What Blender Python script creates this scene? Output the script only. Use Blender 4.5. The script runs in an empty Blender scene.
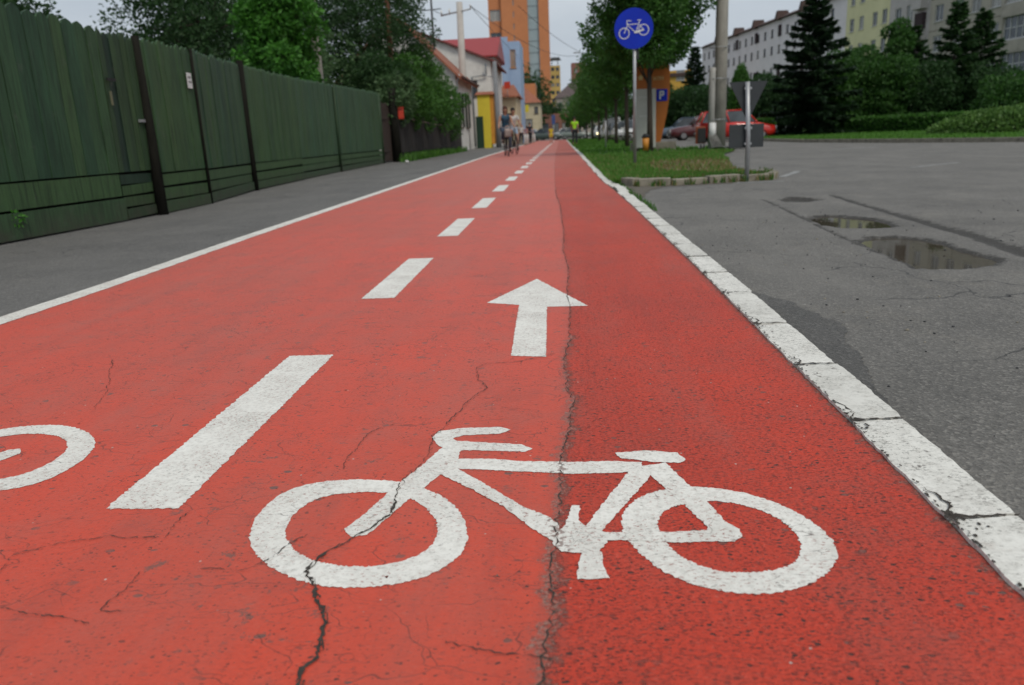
import bpy, math, random
from mathutils import Vector, Matrix
from mathutils.geometry import tessellate_polygon
R = math.radians
rnd = random.Random(7)
scene = bpy.context.scene
COL = scene.collection

# outlines of the painted marks, cracks and seam, in metres on the ground
MARKS = {
'lwo':[[-0.6,1.249],[-0.62,1.33],[-0.618,1.4],[-0.592,1.463],[-0.538,1.494],[-0.467,1.5],[-0.383,1.492],[-0.319,1.464],[-0.264,1.416],[-0.222,1.356],[-0.196,1.282],[-0.19,1.221],[-0.201,1.173],[-0.228,1.138],[-0.265,1.109],[-0.317,1.093],[-0.364,1.088],[-0.415,1.094],[-0.471,1.117],[-0.526,1.156],[-0.568,1.197]],
'lwi':[[-0.537,1.264],[-0.549,1.317],[-0.543,1.372],[-0.519,1.417],[-0.467,1.436],[-0.406,1.439],[-0.351,1.426],[-0.305,1.388],[-0.272,1.34],[-0.252,1.29],[-0.248,1.237],[-0.263,1.197],[-0.298,1.167],[-0.345,1.152],[-0.397,1.155],[-0.45,1.171],[-0.498,1.204]],
'rwo':[[0.089,1.308],[0.103,1.358],[0.13,1.401],[0.171,1.431],[0.231,1.449],[0.287,1.438],[0.343,1.414],[0.391,1.369],[0.428,1.31],[0.446,1.249],[0.447,1.2],[0.423,1.148],[0.383,1.106],[0.333,1.077],[0.281,1.068],[0.226,1.077],[0.178,1.101],[0.137,1.144],[0.105,1.211],[0.09,1.262]],
'rwi':[[0.162,1.323],[0.181,1.353],[0.215,1.372],[0.253,1.384],[0.299,1.378],[0.348,1.349],[0.381,1.303],[0.392,1.25],[0.387,1.2],[0.367,1.161],[0.334,1.139],[0.289,1.129],[0.243,1.131],[0.206,1.15],[0.174,1.189],[0.159,1.239],[0.153,1.284]],
'arrow':[[-0.15,3.832],[0.086,3.168],[-0.086,3.171],[-0.074,2.416],[-0.19,2.438],[-0.207,3.227],[-0.351,3.288]],
'seam':[[-0.138,11.723],[-0.102,9.36],[-0.049,7.991],[-0.027,6.556],[-0.011,5.55],[-0.019,4.809],[0.004,4.336],[0.012,3.917],[-0.0,3.525],[0.01,3.101],[-0.0,2.767],[0.013,2.65],[-0.009,2.519],[-0.016,2.321],[-0.004,2.167],[-0.01,2.075],[0.014,1.989],[-0.003,1.873],[-0.002,1.769],[-0.014,1.675],[-0.021,1.589],[-0.023,1.487],[-0.025,1.395],[-0.03,1.275],[-0.036,1.172],[-0.038,1.097],[-0.034,1.029],[-0.042,0.957],[-0.046,0.903],[-0.048,0.835],[-0.05,0.736]],
 'polys': [[[-0.43,1.285],[-0.402,1.351],[-0.369,1.471],[-0.327,1.587],[-0.299,1.682],[-0.257,1.66],[-0.256,1.585],[-0.287,1.509],[-0.324,1.421],[-0.365,1.3],[-0.38,1.261],[-0.409,1.254]],
[[-0.337,1.73],[-0.328,1.773],[-0.268,1.793],[-0.174,1.794],[-0.147,1.773],[-0.171,1.75],[-0.262,1.743],[-0.284,1.725],[-0.273,1.709],[-0.217,1.699],[-0.116,1.68],[-0.088,1.654],[-0.105,1.637],[-0.211,1.649],[-0.28,1.651],[-0.314,1.683]],
[[-0.283,1.604],[-0.187,1.6],[-0.111,1.584],[-0.003,1.576],[0.073,1.578],[0.154,1.57],[0.149,1.523],[0.069,1.515],[-0.004,1.515],[-0.275,1.552]],
[[0.098,1.622],[0.166,1.634],[0.238,1.617],[0.249,1.578],[0.235,1.563],[0.178,1.569],[0.107,1.594]],
[[0.125,1.532],[0.183,1.537],[0.051,1.268],[0.017,1.275]],
[[-0.014,1.294],[-0.001,1.369],[0.015,1.368],[0.01,1.31],[0.028,1.278],[0.053,1.268],[0.065,1.24],[0.044,1.198],[0.015,1.191],[-0.021,1.197],[-0.037,1.227],[-0.03,1.264]],
[[0.015,1.197],[0.047,1.196],[0.048,1.151],[0.057,1.113],[0.004,1.111],[0.007,1.151]],
[[0.047,1.264],[0.084,1.263],[0.166,1.262],[0.239,1.268],[0.243,1.277],[0.211,1.38],[0.17,1.482],[0.149,1.549],[0.204,1.564],[0.234,1.458],[0.257,1.389],[0.279,1.299],[0.298,1.27],[0.297,1.244],[0.279,1.227],[0.226,1.228],[0.189,1.224],[0.147,1.229],[0.053,1.237]],
[[-0.302,1.575],[-0.252,1.551],[-0.174,1.46],[-0.1,1.371],[-0.042,1.319],[-0.027,1.294],[-0.026,1.227],[-0.037,1.234],[-0.064,1.264],[-0.132,1.363],[-0.208,1.447],[-0.3,1.537]]],
 'cracks': [[[-0.045,2.449],[-0.156,2.365],[-0.265,2.352],[-0.292,2.31],[-0.273,2.186],[-0.237,2.099],[-0.276,2.006],[-0.302,1.889],[-0.318,1.784],[-0.34,1.739],[-0.329,1.629],[-0.338,1.573],[-0.358,1.506],[-0.364,1.439],[-0.358,1.403]],
[[-0.358,1.403],[-0.354,1.339],[-0.38,1.281],[-0.435,1.209],[-0.45,1.169],[-0.454,1.144],[-0.447,1.119],[-0.424,1.09],[-0.412,1.056],[-0.392,1.024],[-0.379,0.991],[-0.371,0.944],[-0.366,0.911],[-0.378,0.89],[-0.371,0.85],[-0.363,0.796]],
[[-1.0,1.132],[-1.02,1.195],[-0.986,1.219],[-0.937,1.248],[-0.876,1.262],[-0.775,1.257]],
[[-0.928,1.035],[-0.886,1.024],[-0.808,1.008],[-0.748,0.99]],
[[-0.75,1.14],[-0.746,1.085],[-0.752,1.024],[-0.742,1.021],[-0.711,1.024]],
[[-0.761,1.249],[-0.771,1.307],[-0.767,1.36]],
[[-0.503,1.552],[-0.514,1.636],[-0.497,1.779],[-0.448,1.824]],
[[-1.349,1.986],[-1.418,2.168],[-1.607,2.512]],
[[-0.645,1.145],[-0.571,1.139],[-0.533,1.177],[-0.489,1.264]],
[[-0.197,0.956],[-0.107,0.923],[-0.023,0.909]]]}


# ------------------------------------------------------------ mesh helper
class MB:
    def __init__(s): s.v = []; s.f = []; s.m = []; s.sm = []
    def face(s, pts, mi=0, sm=False):
        b = len(s.v); s.v += [tuple(p) for p in pts]; s.f.append(tuple(range(b, b+len(pts)))); s.m.append(mi); s.sm.append(sm)
    def box(s, c, d, rz=0, mi=0, top=(1, 1)):
        cx, cy, cz = c; x, y, z = d[0]/2, d[1]/2, d[2]/2
        co, si = math.cos(rz), math.sin(rz); b = len(s.v)
        for k in (-1, 1):
            t = top if k > 0 else (1, 1)
            for i, j in ((-1, -1), (1, -1), (1, 1), (-1, 1)):
                px, py = i*x*t[0], j*y*t[1]
                s.v.append((cx+px*co-py*si, cy+px*si+py*co, cz+k*z))
        for q in ((3, 2, 1, 0), (4, 5, 6, 7), (0, 1, 5, 4), (1, 2, 6, 5), (2, 3, 7, 6), (3, 0, 4, 7)):
            s.f.append(tuple(b+i for i in q)); s.m.append(mi); s.sm.append(False)
        return s
    def tube(s, pts, rad, n=8, mi=0, cap=True):
        pts = [Vector(p) for p in pts]; rings = []
        if not isinstance(rad, (list, tuple)): rad = [rad]*len(pts)
        ref = None
        for i, p in enumerate(pts):
            d = (pts[min(i+1, len(pts)-1)]-pts[max(i-1, 0)]).normalized()
            a = Vector((0, 0, 1)) if abs(d.z) < .9 else Vector((1, 0, 0))
            if ref is not None: a = ref
            u = d.cross(a); u = u.normalized() if u.length > 1e-5 else d.orthogonal().normalized()
            w = u.cross(d).normalized(); ref = w
            b = len(s.v)
            for k in range(n):
                t = 2*math.pi*k/n
                s.v.append(tuple(p+(u*math.cos(t)+w*math.sin(t))*rad[i]))
            rings.append(b)
        for a, b in zip(rings, rings[1:]):
            for k in range(n):
                s.f.append((a+k, a+(k+1) % n, b+(k+1) % n, b+k)); s.m.append(mi); s.sm.append(True)
        if cap:
            s.f.append(tuple(rings[0]+k for k in range(n))[::-1]); s.m.append(mi); s.sm.append(False)
            s.f.append(tuple(rings[-1]+k for k in range(n))); s.m.append(mi); s.sm.append(False)
        return s
    def ring(s, c, axis, Rm, r, n=24, k=8, mi=0):
        c = Vector(c); ax = Vector(axis).normalized(); u = ax.orthogonal().normalized(); w = ax.cross(u); b = len(s.v)
        for i in range(n):
            t = 2*math.pi*i/n; d = u*math.cos(t)+w*math.sin(t)
            for j in range(k):
                q = 2*math.pi*j/k
                s.v.append(tuple(c+d*(Rm+r*math.cos(q))+ax*r*math.sin(q)))
        for i in range(n):
            for j in range(k):
                s.f.append((b+i*k+j, b+((i+1) % n)*k+j, b+((i+1) % n)*k+(j+1) % k, b+i*k+(j+1) % k)); s.m.append(mi); s.sm.append(True)
        return s
    def ball(s, c, r, n=12, k=8, mi=0, wob=0, rn=rnd):
        r = r if isinstance(r, (list, tuple)) else (r, r, r); b = len(s.v)
        for i in range(k+1):
            p = math.pi*i/k
            for j in range(n):
                t = 2*math.pi*j/n; q = 1+(rn.uniform(-wob, wob) if wob else 0)
                s.v.append((c[0]+r[0]*q*math.sin(p)*math.cos(t), c[1]+r[1]*q*math.sin(p)*math.sin(t), c[2]+r[2]*q*math.cos(p)))
        for i in range(k):
            for j in range(n):
                s.f.append((b+i*n+j, b+(i+1)*n+j, b+(i+1)*n+(j+1) % n, b+i*n+(j+1) % n)); s.m.append(mi); s.sm.append(True)
        return s
    def poly(s, pts, z, mi=0):                       # flat polygon, any outline
        tri = tessellate_polygon([[Vector((p[0], p[1], 0)) for p in pts]])
        b = len(s.v); s.v += [(p[0], p[1], z) for p in pts]
        for t in tri:
            a, c, d = (Vector(s.v[b+i]) for i in t)
            t = t if (c-a).cross(d-a).z > 0 else t[::-1]
            s.f.append(tuple(b+i for i in t)); s.m.append(mi); s.sm.append(False)
        return s
    def prism(s, pts, z0, z1, mi=0):
        s.poly(pts, z1, mi); n = len(pts)
        ar = sum(pts[i][0]*pts[(i+1) % n][1]-pts[(i+1) % n][0]*pts[i][1] for i in range(n))
        q = pts if ar > 0 else pts[::-1]
        for i in range(n):
            a, b = q[i], q[(i+1) % n]
            s.face([(a[0], a[1], z0), (b[0], b[1], z0), (b[0], b[1], z1), (a[0], a[1], z1)], mi)
        return s
    def build(s, name, mats, parent=None, loc=None, bevel=0, rz=0):
        me = bpy.data.meshes.new(name); me.from_pydata(s.v, [], s.f)
        mats = mats if isinstance(mats, (list, tuple)) else [mats]
        for m in mats: me.materials.append(m)
        me.polygons.foreach_set('material_index', s.m); me.polygons.foreach_set('use_smooth', s.sm); me.update()
        o = bpy.data.objects.new(name, me); COL.objects.link(o)
        if parent: o.parent = parent
        if loc: o.location = loc
        if rz: o.rotation_euler.z = rz
        if bevel:
            b = o.modifiers.new('bevel', 'BEVEL'); b.width = bevel; b.segments = 2; b.limit_method = 'ANGLE'
        return o

def tag(o, label=None, cat=None, group=None, kind=None):
    if label: o['label'] = label
    if cat: o['category'] = cat
    if group: o['group'] = group
    if kind: o['kind'] = kind
    return o
def thing(name, label, cat, loc=(0, 0, 0), rz=0, group=None):
    o = bpy.data.objects.new(name, None); COL.objects.link(o); o.empty_display_size = .2
    o.location = loc; o.rotation_euler.z = rz
    return tag(o, label, cat, group)
def struct(mb, name, mats): return tag(mb.build(name, mats), kind='structure')
def copy_tree(o, parent=None):
    c = o.copy(); COL.objects.link(c)
    if parent: c.parent = parent
    for ch in list(o.children): copy_tree(ch, c)
    return c

# ------------------------------------------------------------ materials
def nodes(name):
    m = bpy.data.materials.new(name); m.use_nodes = True; nt = m.node_tree
    return m, nt, nt.nodes['Principled BSDF']
class N:
    """tiny node-graph writer"""
    def __init__(s, nt): s.nt = nt; s.co = None
    def n(s, t, **k):
        x = s.nt.nodes.new(t)
        for a, b in k.items(): setattr(x, a, b)
        return x
    def put(s, sock, v):
        if isinstance(v, bpy.types.NodeSocket): s.nt.links.new(v, sock)
        else:
            if isinstance(v, tuple) and len(v) == 3 and sock.type == 'RGBA': v = (*v, 1)
            sock.default_value = v
    def coord(s, sc=(1, 1, 1), src='Object'):
        tc = s.n('ShaderNodeTexCoord'); mp = s.n('ShaderNodeMapping'); s.put(mp.inputs['Vector'], tc.outputs[src]); mp.inputs['Scale'].default_value = sc
        return mp.outputs[0]
    def noise(s, sc, det=3, ro=.55, vec=None, dist=0):
        x = s.n('ShaderNodeTexNoise'); x.inputs['Scale'].default_value = sc; x.inputs['Detail'].default_value = det
        x.inputs['Roughness'].default_value = ro; x.inputs['Distortion'].default_value = dist
        s.put(x.inputs['Vector'], vec if vec is not None else s.coord()); return x.outputs['Fac']
    def vor(s, sc, feat='F1', vec=None, out='Distance'):
        x = s.n('ShaderNodeTexVoronoi'); x.feature = feat; x.inputs['Scale'].default_value = sc
        s.put(x.inputs['Vector'], vec if vec is not None else s.coord()); return x.outputs[out]
    def rng(s, v, a, b, c=0., d=1.):
        x = s.n('ShaderNodeMapRange'); s.put(x.inputs[0], v)
        for i, q in enumerate((a, b, c, d)): s.put(x.inputs[i+1], q)
        return x.outputs[0]
    def mul(s, a, b, op='MULTIPLY'):
        x = s.n('ShaderNodeMath', operation=op); s.put(x.inputs[0], a); s.put(x.inputs[1], b); return x.outputs[0]
    def mix(s, f, a, b, bt='MIX'):
        x = s.n('ShaderNodeMix', data_type='RGBA', blend_type=bt)
        s.put(x.inputs['Factor'], f); s.put(x.inputs['A'], a); s.put(x.inputs['B'], b)
        return x.outputs['Result']
    def warp(s, vec, sc, amt):
        x = s.n('ShaderNodeTexNoise'); x.inputs['Scale'].default_value = sc; x.inputs['Detail'].default_value = 3; s.put(x.inputs['Vector'], vec)
        a = s.n('ShaderNodeVectorMath', operation='MULTIPLY_ADD'); s.put(a.inputs[0], x.outputs['Color']); a.inputs[1].default_value = (amt, amt, amt); s.put(a.inputs[2], vec)
        return a.outputs[0]
    def bump(s, h, st=.3, d=.01, bs=None):
        x = s.n('ShaderNodeBump'); x.inputs['Strength'].default_value = st; x.inputs['Distance'].default_value = d; s.put(x.inputs['Height'], h)
        if bs is not None: s.put(bs.inputs['Normal'], x.outputs[0])
        return x.outputs[0]

def M(name, c1, c2=None, sc=4, rough=.75, bump=.15, fine=None, metal=0, spec=.4, stretch=(1, 1, 1), dirt=0):
    """weathered surface: two tones mixed by noise, fine grain, dirt, bump"""
    m, nt, b = nodes(name); g = N(nt)
    if c2 is None: c2 = tuple(x*.78 for x in c1)
    v = g.coord(stretch)
    f = g.rng(g.noise(sc, 5, .6, v), .32, .68)
    c = g.mix(f, c1, c2)
    fn = g.noise(fine or sc*14, 3, .6, v)
    c = g.mix(g.rng(fn, .35, .75, 0, .35), c, tuple(x*.62 for x in c1))
    if dirt:
        c = g.mix(g.mul(g.rng(g.noise(sc*.6, 6, .7), .5, .75), dirt), c, (.06, .05, .04))
    g.put(b.inputs['Base Color'], c); b.inputs['Roughness'].default_value = rough; b.inputs['Metallic'].default_value = metal
    b.inputs['Specular IOR Level'].default_value = spec
    if bump: g.bump(fn, bump, .01, b)
    return m

def leaf_mat(name, ca, cb, cc):
    m, nt, b = nodes(name); g = N(nt)
    geo = g.n('ShaderNodeNewGeometry')
    c = g.mix(geo.outputs['Random Per Island'], ca, cb)
    c = g.mix(g.rng(g.noise(1.6, 3), .45, .7), c, cc)
    g.put(b.inputs['Base Color'], c); b.inputs['Roughness'].default_value = .55; b.inputs['Specular IOR Level'].default_value = .3
    tr = g.n('ShaderNodeBsdfTranslucent'); g.put(tr.inputs[0], g.mix(.5, c, tuple(min(1, x*1.6) for x in cb)))
    ms = g.n('ShaderNodeMixShader'); ms.inputs[0].default_value = .28
    out = nt.nodes['Material Output']
    nt.links.new(b.outputs[0], ms.inputs[1]); nt.links.new(tr.outputs[0], ms.inputs[2]); nt.links.new(ms.outputs[0], out.inputs[0])
    return m

def glass_mat(name='window_glass', c=(.03, .04, .05), rough=.08):
    m, nt, b = nodes(name); g = N(nt)
    oi = g.n('ShaderNodeObjectInfo'); base = g.mix(g.rng(g.noise(1.3, 2), .4, .65), c, tuple(x*2.2+.01 for x in c))
    g.put(b.inputs['Base Color'], g.mix(g.mul(g.rng(oi.outputs['Random'], .45, .9), .8), base, (.34, .33, .30)) if name == 'window_glass' else base)
    b.inputs['Roughness'].default_value = rough; b.inputs['Specular IOR Level'].default_value = .7
    return m

# --- lane coating
def lane_mat(name, coarse):
    m, nt, b = nodes(name); g = N(nt)
    v = g.coord(); big = g.noise(.9, 5, .6, v); med = g.noise(5, 5, .65, v)
    if coarse: ca, cb = (.62, .056, .026), (.48, .050, .028)
    else: ca, cb = (.65, .070, .034), (.54, .080, .046)
    c = g.mix(g.rng(big, .35, .65), ca, cb)
    c = g.mix(g.rng(med, .48, .78, 0, .5), c, (.40, .115, .085) if not coarse else (.40, .085, .06))
    fine = g.noise(60 if coarse else 110, 4, .7, v)
    c = g.mix(g.rng(fine, .42, .72, 0, .35 if coarse else .25), c, (.28, .03, .018))
    # stone grain and pits
    cell = g.vor(150 if coarse else 190, 'F1', v)
    stretched = g.coord((1, 1.9, 1))
    pit_n = g.noise(100 if coarse else 70, 4, .68, stretched)
    lo = g.rng(g.noise(7, 3, .6, v), .35, .68)
    pit = g.mul(g.rng(pit_n, .550 if coarse else .585, .60 if coarse else .63), g.rng(lo, 0, 1, .45 if coarse else .08, 1))
    c = g.mix(g.mul(pit, .38 if coarse else .6), c, (.08, .026, .020))
    wp = g.warp(g.coord((1, 1.5, 1)), 60, .012)
    for scl, sel, rad, dk_, gate in (((58, .42, .23, .95, (.28, .52)), (26, .74, .17, .9, (.38, .58)), (115, .34, .28, .8, (.28, .55))) if coarse else ((60, .72, .22, .9, (.40, .56)), (24, .66, .19, .85, (.42, .56)), (120, .66, .27, .8, (.36, .56)))):
        dd_ = g.vor(scl, 'F1', wp); rn_ = g.n('ShaderNodeSeparateColor'); g.put(rn_.inputs[0], g.vor(scl, 'F1', wp, 'Color'))
        thr = g.mul(g.rng(rn_.outputs[1], 0, 1, .35, 1.3), rad)
        m_ = g.mul(g.mul(g.rng(g.mul(dd_, thr, 'SUBTRACT'), .03, -.02), g.rng(rn_.outputs[0], sel, sel+.02)), g.rng(g.noise(4.3, 4, .65, v), gate[0], gate[1], .15, 1))
        c = g.mix(g.mul(m_, dk_), c, (.045, .026, .022) if scl > 30 else (.10, .085, .072))
        pit = g.mul(pit, m_, 'MAXIMUM')
    pale = g.rng(g.noise(90 if coarse else 55, 3, .6, g.coord((1, 2.2, 1))), .60, .70)
    c = g.mix(g.mul(pale, .4 if coarse else .22), c, (.60, .17, .12))
    sm = g.mul(g.rng(g.noise(30, 5, .72, g.coord((.6, 2.4, 1))), .59, .64), g.rng(g.noise(3.1, 3, .6, v), .45, .60))
    c = g.mix(g.mul(sm, .6), c, (.10, .055, .045))
    # worn grey patches where the coating has gone
    wear = g.mul(g.rng(g.noise(17, 7, .78, v), .585 if not coarse else .61, .625 if not coarse else .65), g.rng(g.noise(2.3, 3, .6, v), .46, .56))
    c = g.mix(g.mul(wear, .75), c, (.12, .085, .07))
    h = g.mul(g.mul(cell, .5), g.mul(fine, .8), 'ADD')
    h = g.mul(h, g.mul(pit, 1.2), 'SUBTRACT')
    # hairline cracks, mostly across the lane
    w = g.warp(g.coord((.8, 1.35, 1)), 5, .22)
    for sc, th, ms in ((2.3, .0038, .44), (5.5, .0075, .50), (13, .016, .52)):
        ed = g.vor(sc, 'DISTANCE_TO_EDGE', w)
        k = g.mul(g.rng(ed, th, th*.25), g.rng(g.noise(2.2+sc*.3, 3, .6, v), ms, ms+.09))
        k = g.mul(k, .18 if coarse else .62)
        c = g.mix(k, c, (.06, .03, .026)); h = g.mul(h, k, 'SUBTRACT')
    rub = g.mul(g.rng(g.noise(1.6, 5, .65, g.coord((4.5, .30, 1))), .50, .72), g.rng(g.noise(11, 5, .7, v), .35, .65))
    c = g.mix(g.mul(rub, .42), c, (.22, .06, .048))
    st = g.rng(g.noise(3.3, 6, .7, v), .56, .72, 0, .38)
    c = g.mix(st, c, (.30, .058, .042))
    # pale grit
    sp = g.vor(34, 'F1', v); sc_ = g.vor(34, 'F1', v, 'Color')
    spk = g.mul(g.rng(sp, .10, .06), g.rng(sc_, .78, .80))
    c = g.mix(spk, c, (.55, .45, .40))
    # long wheel-rub film
    film = g.rng(g.noise(1.1, 4, .6, g.coord((3, .35, 1))), .5, .75, 0, .22)
    c = g.mix(film, c, (.33, .16, .13))
    # grazing-view sky sheen painted into the colour, paler further along the lane
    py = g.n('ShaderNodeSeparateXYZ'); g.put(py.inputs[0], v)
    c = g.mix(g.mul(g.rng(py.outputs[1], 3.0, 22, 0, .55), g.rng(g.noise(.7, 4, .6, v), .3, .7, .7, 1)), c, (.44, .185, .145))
    # grit breaking through along the joint and the kerb (distance stored on the mesh)
    at_ = g.n('ShaderNodeAttribute'); at_.attribute_name = 'wear'; wv = at_.outputs['Fac']
    j1 = g.rng(g.mul(wv, g.mul(g.mul(g.noise(38, 5, .75, v), .5, 'SUBTRACT'), 2.6), 'ADD'), .70, .92)
    grit = g.mix(g.rng(g.noise(150, 3, .7, v), .40, .60), (.30, .23, .185), (.05, .038, .03))
    c = g.mix(g.mul(j1, g.rng(g.noise(120, 3, .7, v), .40, .58, .25, .95)), c, grit)
    j2 = g.rng(g.mul(wv, g.mul(g.mul(g.noise(22, 4, .7, v), .5, 'SUBTRACT'), 1.6), 'ADD'), .25, .8, 0, .35)
    c = g.mix(j2, c, (.30, .075, .055)); h = g.mul(h, g.mul(j1, 1.5), 'SUBTRACT')
    g.put(b.inputs['Base Color'], c); b.inputs['Roughness'].default_value = .66 if coarse else .58
    b.inputs['Specular IOR Level'].default_value = .2
    b.inputs['Sheen Weight'].default_value = .08 if coarse else .16; b.inputs['Sheen Roughness'].default_value = .45; b.inputs['Sheen Tint'].default_value = (1, .86, .82, 1)
    g.bump(h, .75 if coarse else .35, .0035, b)
    return m

def paint_mat(name, dirt=.25, red=True):
    m, nt, b = nodes(name); g = N(nt); v = g.coord(src='Object')
    c = g.mix(g.rng(g.noise(6, 5, .65, v), .35, .7), (.84, .82, .755), (.68, .66, .60))
    c = g.mix(g.rng(g.noise(70, 4, .7, v), .45, .68, 0, .6), c, (.52, .50, .45))
    c = g.mix(g.rng(g.noise(24, 5, .72, v), .58, .72, 0, .4), c, (.50, .40, .34))
    c = g.mix(g.mul(g.rng(g.noise(2.4, 5, .7, v), .58, .85), dirt), c, (.30, .28, .25))
    chip = g.mul(g.rng(g.noise(95, 4, .68, g.coord((1, 1.7, 1))), .575, .61), g.rng(g.noise(6, 3, .6, v), .36, .58))
    c = g.mix(g.mul(chip, .85), c, (.28, .07, .05) if red else (.10, .095, .08))
    w = g.warp(g.coord((.8, 1.35, 1)), 5, .22)
    for sc, th, ms in ((6.5, .006, .56), (15, .014, .57)):
        k = g.mul(g.rng(g.vor(sc, 'DISTANCE_TO_EDGE', w), th, th*.25), g.rng(g.noise(2.2+sc*.3, 3, .6, v), ms, ms+.08))
        c = g.mix(g.mul(k, .75), c, (.10, .075, .065))
    spk = g.mul(g.rng(g.noise(70, 4, .7, g.coord((1, 1.6, 1))), .56, .64), g.rng(g.noise(9, 3, .6, v), .40, .6))
    c = g.mix(g.mul(spk, .7), c, (.20, .18, .16))
    geo = g.n('ShaderNodeNewGeometry'); sp_ = g.n('ShaderNodeSeparateXYZ'); g.put(sp_.inputs[0], geo.outputs['Position'])
    wy = g.n('ShaderNodeTexNoise'); wy.inputs['Scale'].default_value = 75; wy.inputs['Detail'].default_value = 5; g.put(wy.inputs['Vector'], geo.outputs['Position'])
    dd = g.mul(g.mul(sp_.outputs[0], .027, 'ADD'), 0, 'ADD'); ab = g.n('ShaderNodeMath', operation='ABSOLUTE'); g.put(ab.inputs[0], dd)
    near_ = g.mul(g.rng(ab.outputs[0], .034, 0), g.rng(sp_.outputs[1], 2.2, 2.1))
    jw = g.rng(g.mul(near_, g.mul(g.mul(wy.outputs['Fac'], .5, 'SUBTRACT'), 4.2), 'ADD'), .86, 1.05)
    if not red:
        c = g.mix(g.mul(geo.outputs['Random Per Island'], .35), c, (.42, .405, .36))
        c = g.mix(g.mul(g.rng(g.noise(32, 6, .75, v), .60, .635), g.rng(g.noise(5, 3, .6, v), .45, .58)), c, (.12, .10, .085))
        c = g.mix(g.rng(g.noise(9, 5, .7, v), .52, .75, 0, .4), c, (.30, .28, .24))
    if red: c = g.mix(g.mul(jw, .75), c, (.20, .12, .10))
    g.put(b.inputs['Base Color'], c); b.inputs['Roughness'].default_value = .62
    g.bump(g.noise(120, 4, .7, v), .45, .002, b)
    return m

def asphalt_mat(name, ca, cb, stones=.5, attr=False, tone=1):
    m, nt, b = nodes(name); g = N(nt); v = g.coord()
    c = g.mix(g.rng(g.noise(1.1, 6, .65, v), .38, .62), ca, cb)
    c = g.mix(g.rng(g.noise(.55, 5, .7, v), .50, .66, 0, .45), c, tuple(x*.55 for x in ca))
    c = g.mix(g.rng(g.noise(4.2, 6, .72, v), .52, .68, 0, .45), c, tuple(x*.5 for x in ca))
    c = g.mix(g.rng(g.noise(2.6, 6, .75, g.coord((1, .6, 1))), .54, .70, 0, .5), c, tuple(min(1, x*q) for x, q in zip(ca, (1.45, 1.4, 1.3))))
    c = g.mix(g.rng(g.noise(14, 5, .7, v), .42, .72, 0, .4), c, tuple(x*.6 for x in ca))
    vc = g.vor(125, 'F1', v, 'Color'); sep = g.n('ShaderNodeSeparateColor'); g.put(sep.inputs[0], vc)
    c = g.mix(g.mul(g.rng(sep.outputs[0], .62, .95), stones), c, tuple(min(1, x*1.9) for x in ca))
    c = g.mix(g.mul(g.rng(sep.outputs[1], .66, .95), stones), c, tuple(x*.28 for x in ca))
    fine = g.noise(190, 3, .7, v)
    c = g.mix(g.rng(fine, .5, .75, 0, .4), c, tuple(x*.3 for x in ca))
    # faint wheel bands along the road and pale scuffs
    c = g.mix(g.rng(g.noise(.8, 4, .55, g.coord((2.2, .5, 1))), .48, .75, 0, .35), c, tuple(x*1.35 for x in ca))
    sp = g.mul(g.rng(g.vor(11, 'F1', v), .07, .045), g.rng(g.vor(11, 'F1', v, 'Color'), .82, .85))
    c = g.mix(sp, c, (.4, .39, .36))
    w = g.warp(v, 3, .35)
    k = g.mul(g.rng(g.vor(1.1, 'DISTANCE_TO_EDGE', w), .007, .002), g.rng(g.noise(.9, 2, .5, v), .5, .56))
    c = g.mix(g.mul(k, .7), c, (.02, .02, .02))
    if attr:
        a = g.n('ShaderNodeAttribute'); a.attribute_name = 'dirt'
        c = g.mix(g.mul(g.rng(g.mul(a.outputs['Fac'], g.mul(g.mul(g.noise(22, 5, .75, v), .5, 'SUBTRACT'), 2.2), 'ADD'), .22, .62), .88), c, (.028, .024, .019))
    g.put(b.inputs['Base Color'], c); b.inputs['Roughness'].default_value = .78; b.inputs['Specular IOR Level'].default_value = .35; b.inputs['Sheen Weight'].default_value = .06; b.inputs['Sheen Roughness'].default_value = .5
    g.bump(g.mul(g.vor(125, 'F1', v), fine, 'ADD'), .75, .006, b)
    return m

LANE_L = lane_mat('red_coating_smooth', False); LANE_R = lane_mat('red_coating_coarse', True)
PAINT = paint_mat('white_road_paint'); KPAINT = paint_mat('white_kerb_paint', .35, False)
ROAD = asphalt_mat('road_asphalt', (.172, .162, .145), (.122, .115, .104), .45, True)
PATCHM = asphalt_mat('dark_asphalt', (.105, .10, .092), (.072, .069, .064), .5)
WALKM = asphalt_mat('footway_asphalt', (.155, .148, .138), (.118, .114, .108), .45)
CRACKM = M('crack_dirt', (.045, .036, .03), (.09, .075, .06), 60, .9, .6)
BEDM = M('kerb_bed_grit', (.07, .06, .045), (.03, .026, .02), 40, .9, .9, fine=200)
SEAMM, nt, b = nodes('seam_grit'); q_ = N(nt); v_ = q_.coord()
c_ = q_.mix(q_.rng(q_.noise(170, 3, .7, v_), .4, .62), (.21, .155, .125), (.06, .045, .036))
c_ = q_.mix(q_.rng(q_.noise(75, 4, .7, v_), .47, .53), (.44, .058, .036), c_)
q_.put(b.inputs['Base Color'], c_); b.inputs['Roughness'].default_value = .85; q_.bump(q_.noise(150, 3, .7, v_), .8, .004, b)
SOIL = M('soil', (.24, .17, .11), (.12, .09, .055), 3, .95, .5)
CONC = M('kerb_concrete', (.33, .30, .24), (.20, .18, .14), 7, .85, .5, dirt=.8)
POLEC = M('pole_concrete', (.33, .315, .27), (.24, .225, .20), 3, .85, .3, stretch=(2, 2, .5), dirt=.3)
GALV = M('galvanised_steel', (.42, .43, .44), (.33, .34, .35), 6, .45, .05, metal=.55)
DARKMET = M('dark_metal', (.045, .047, .05), None, 6, .5, .05, metal=.3)
BLACK = M('black_rubber', (.018, .018, .018), None, 20, .7, .05)
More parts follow.
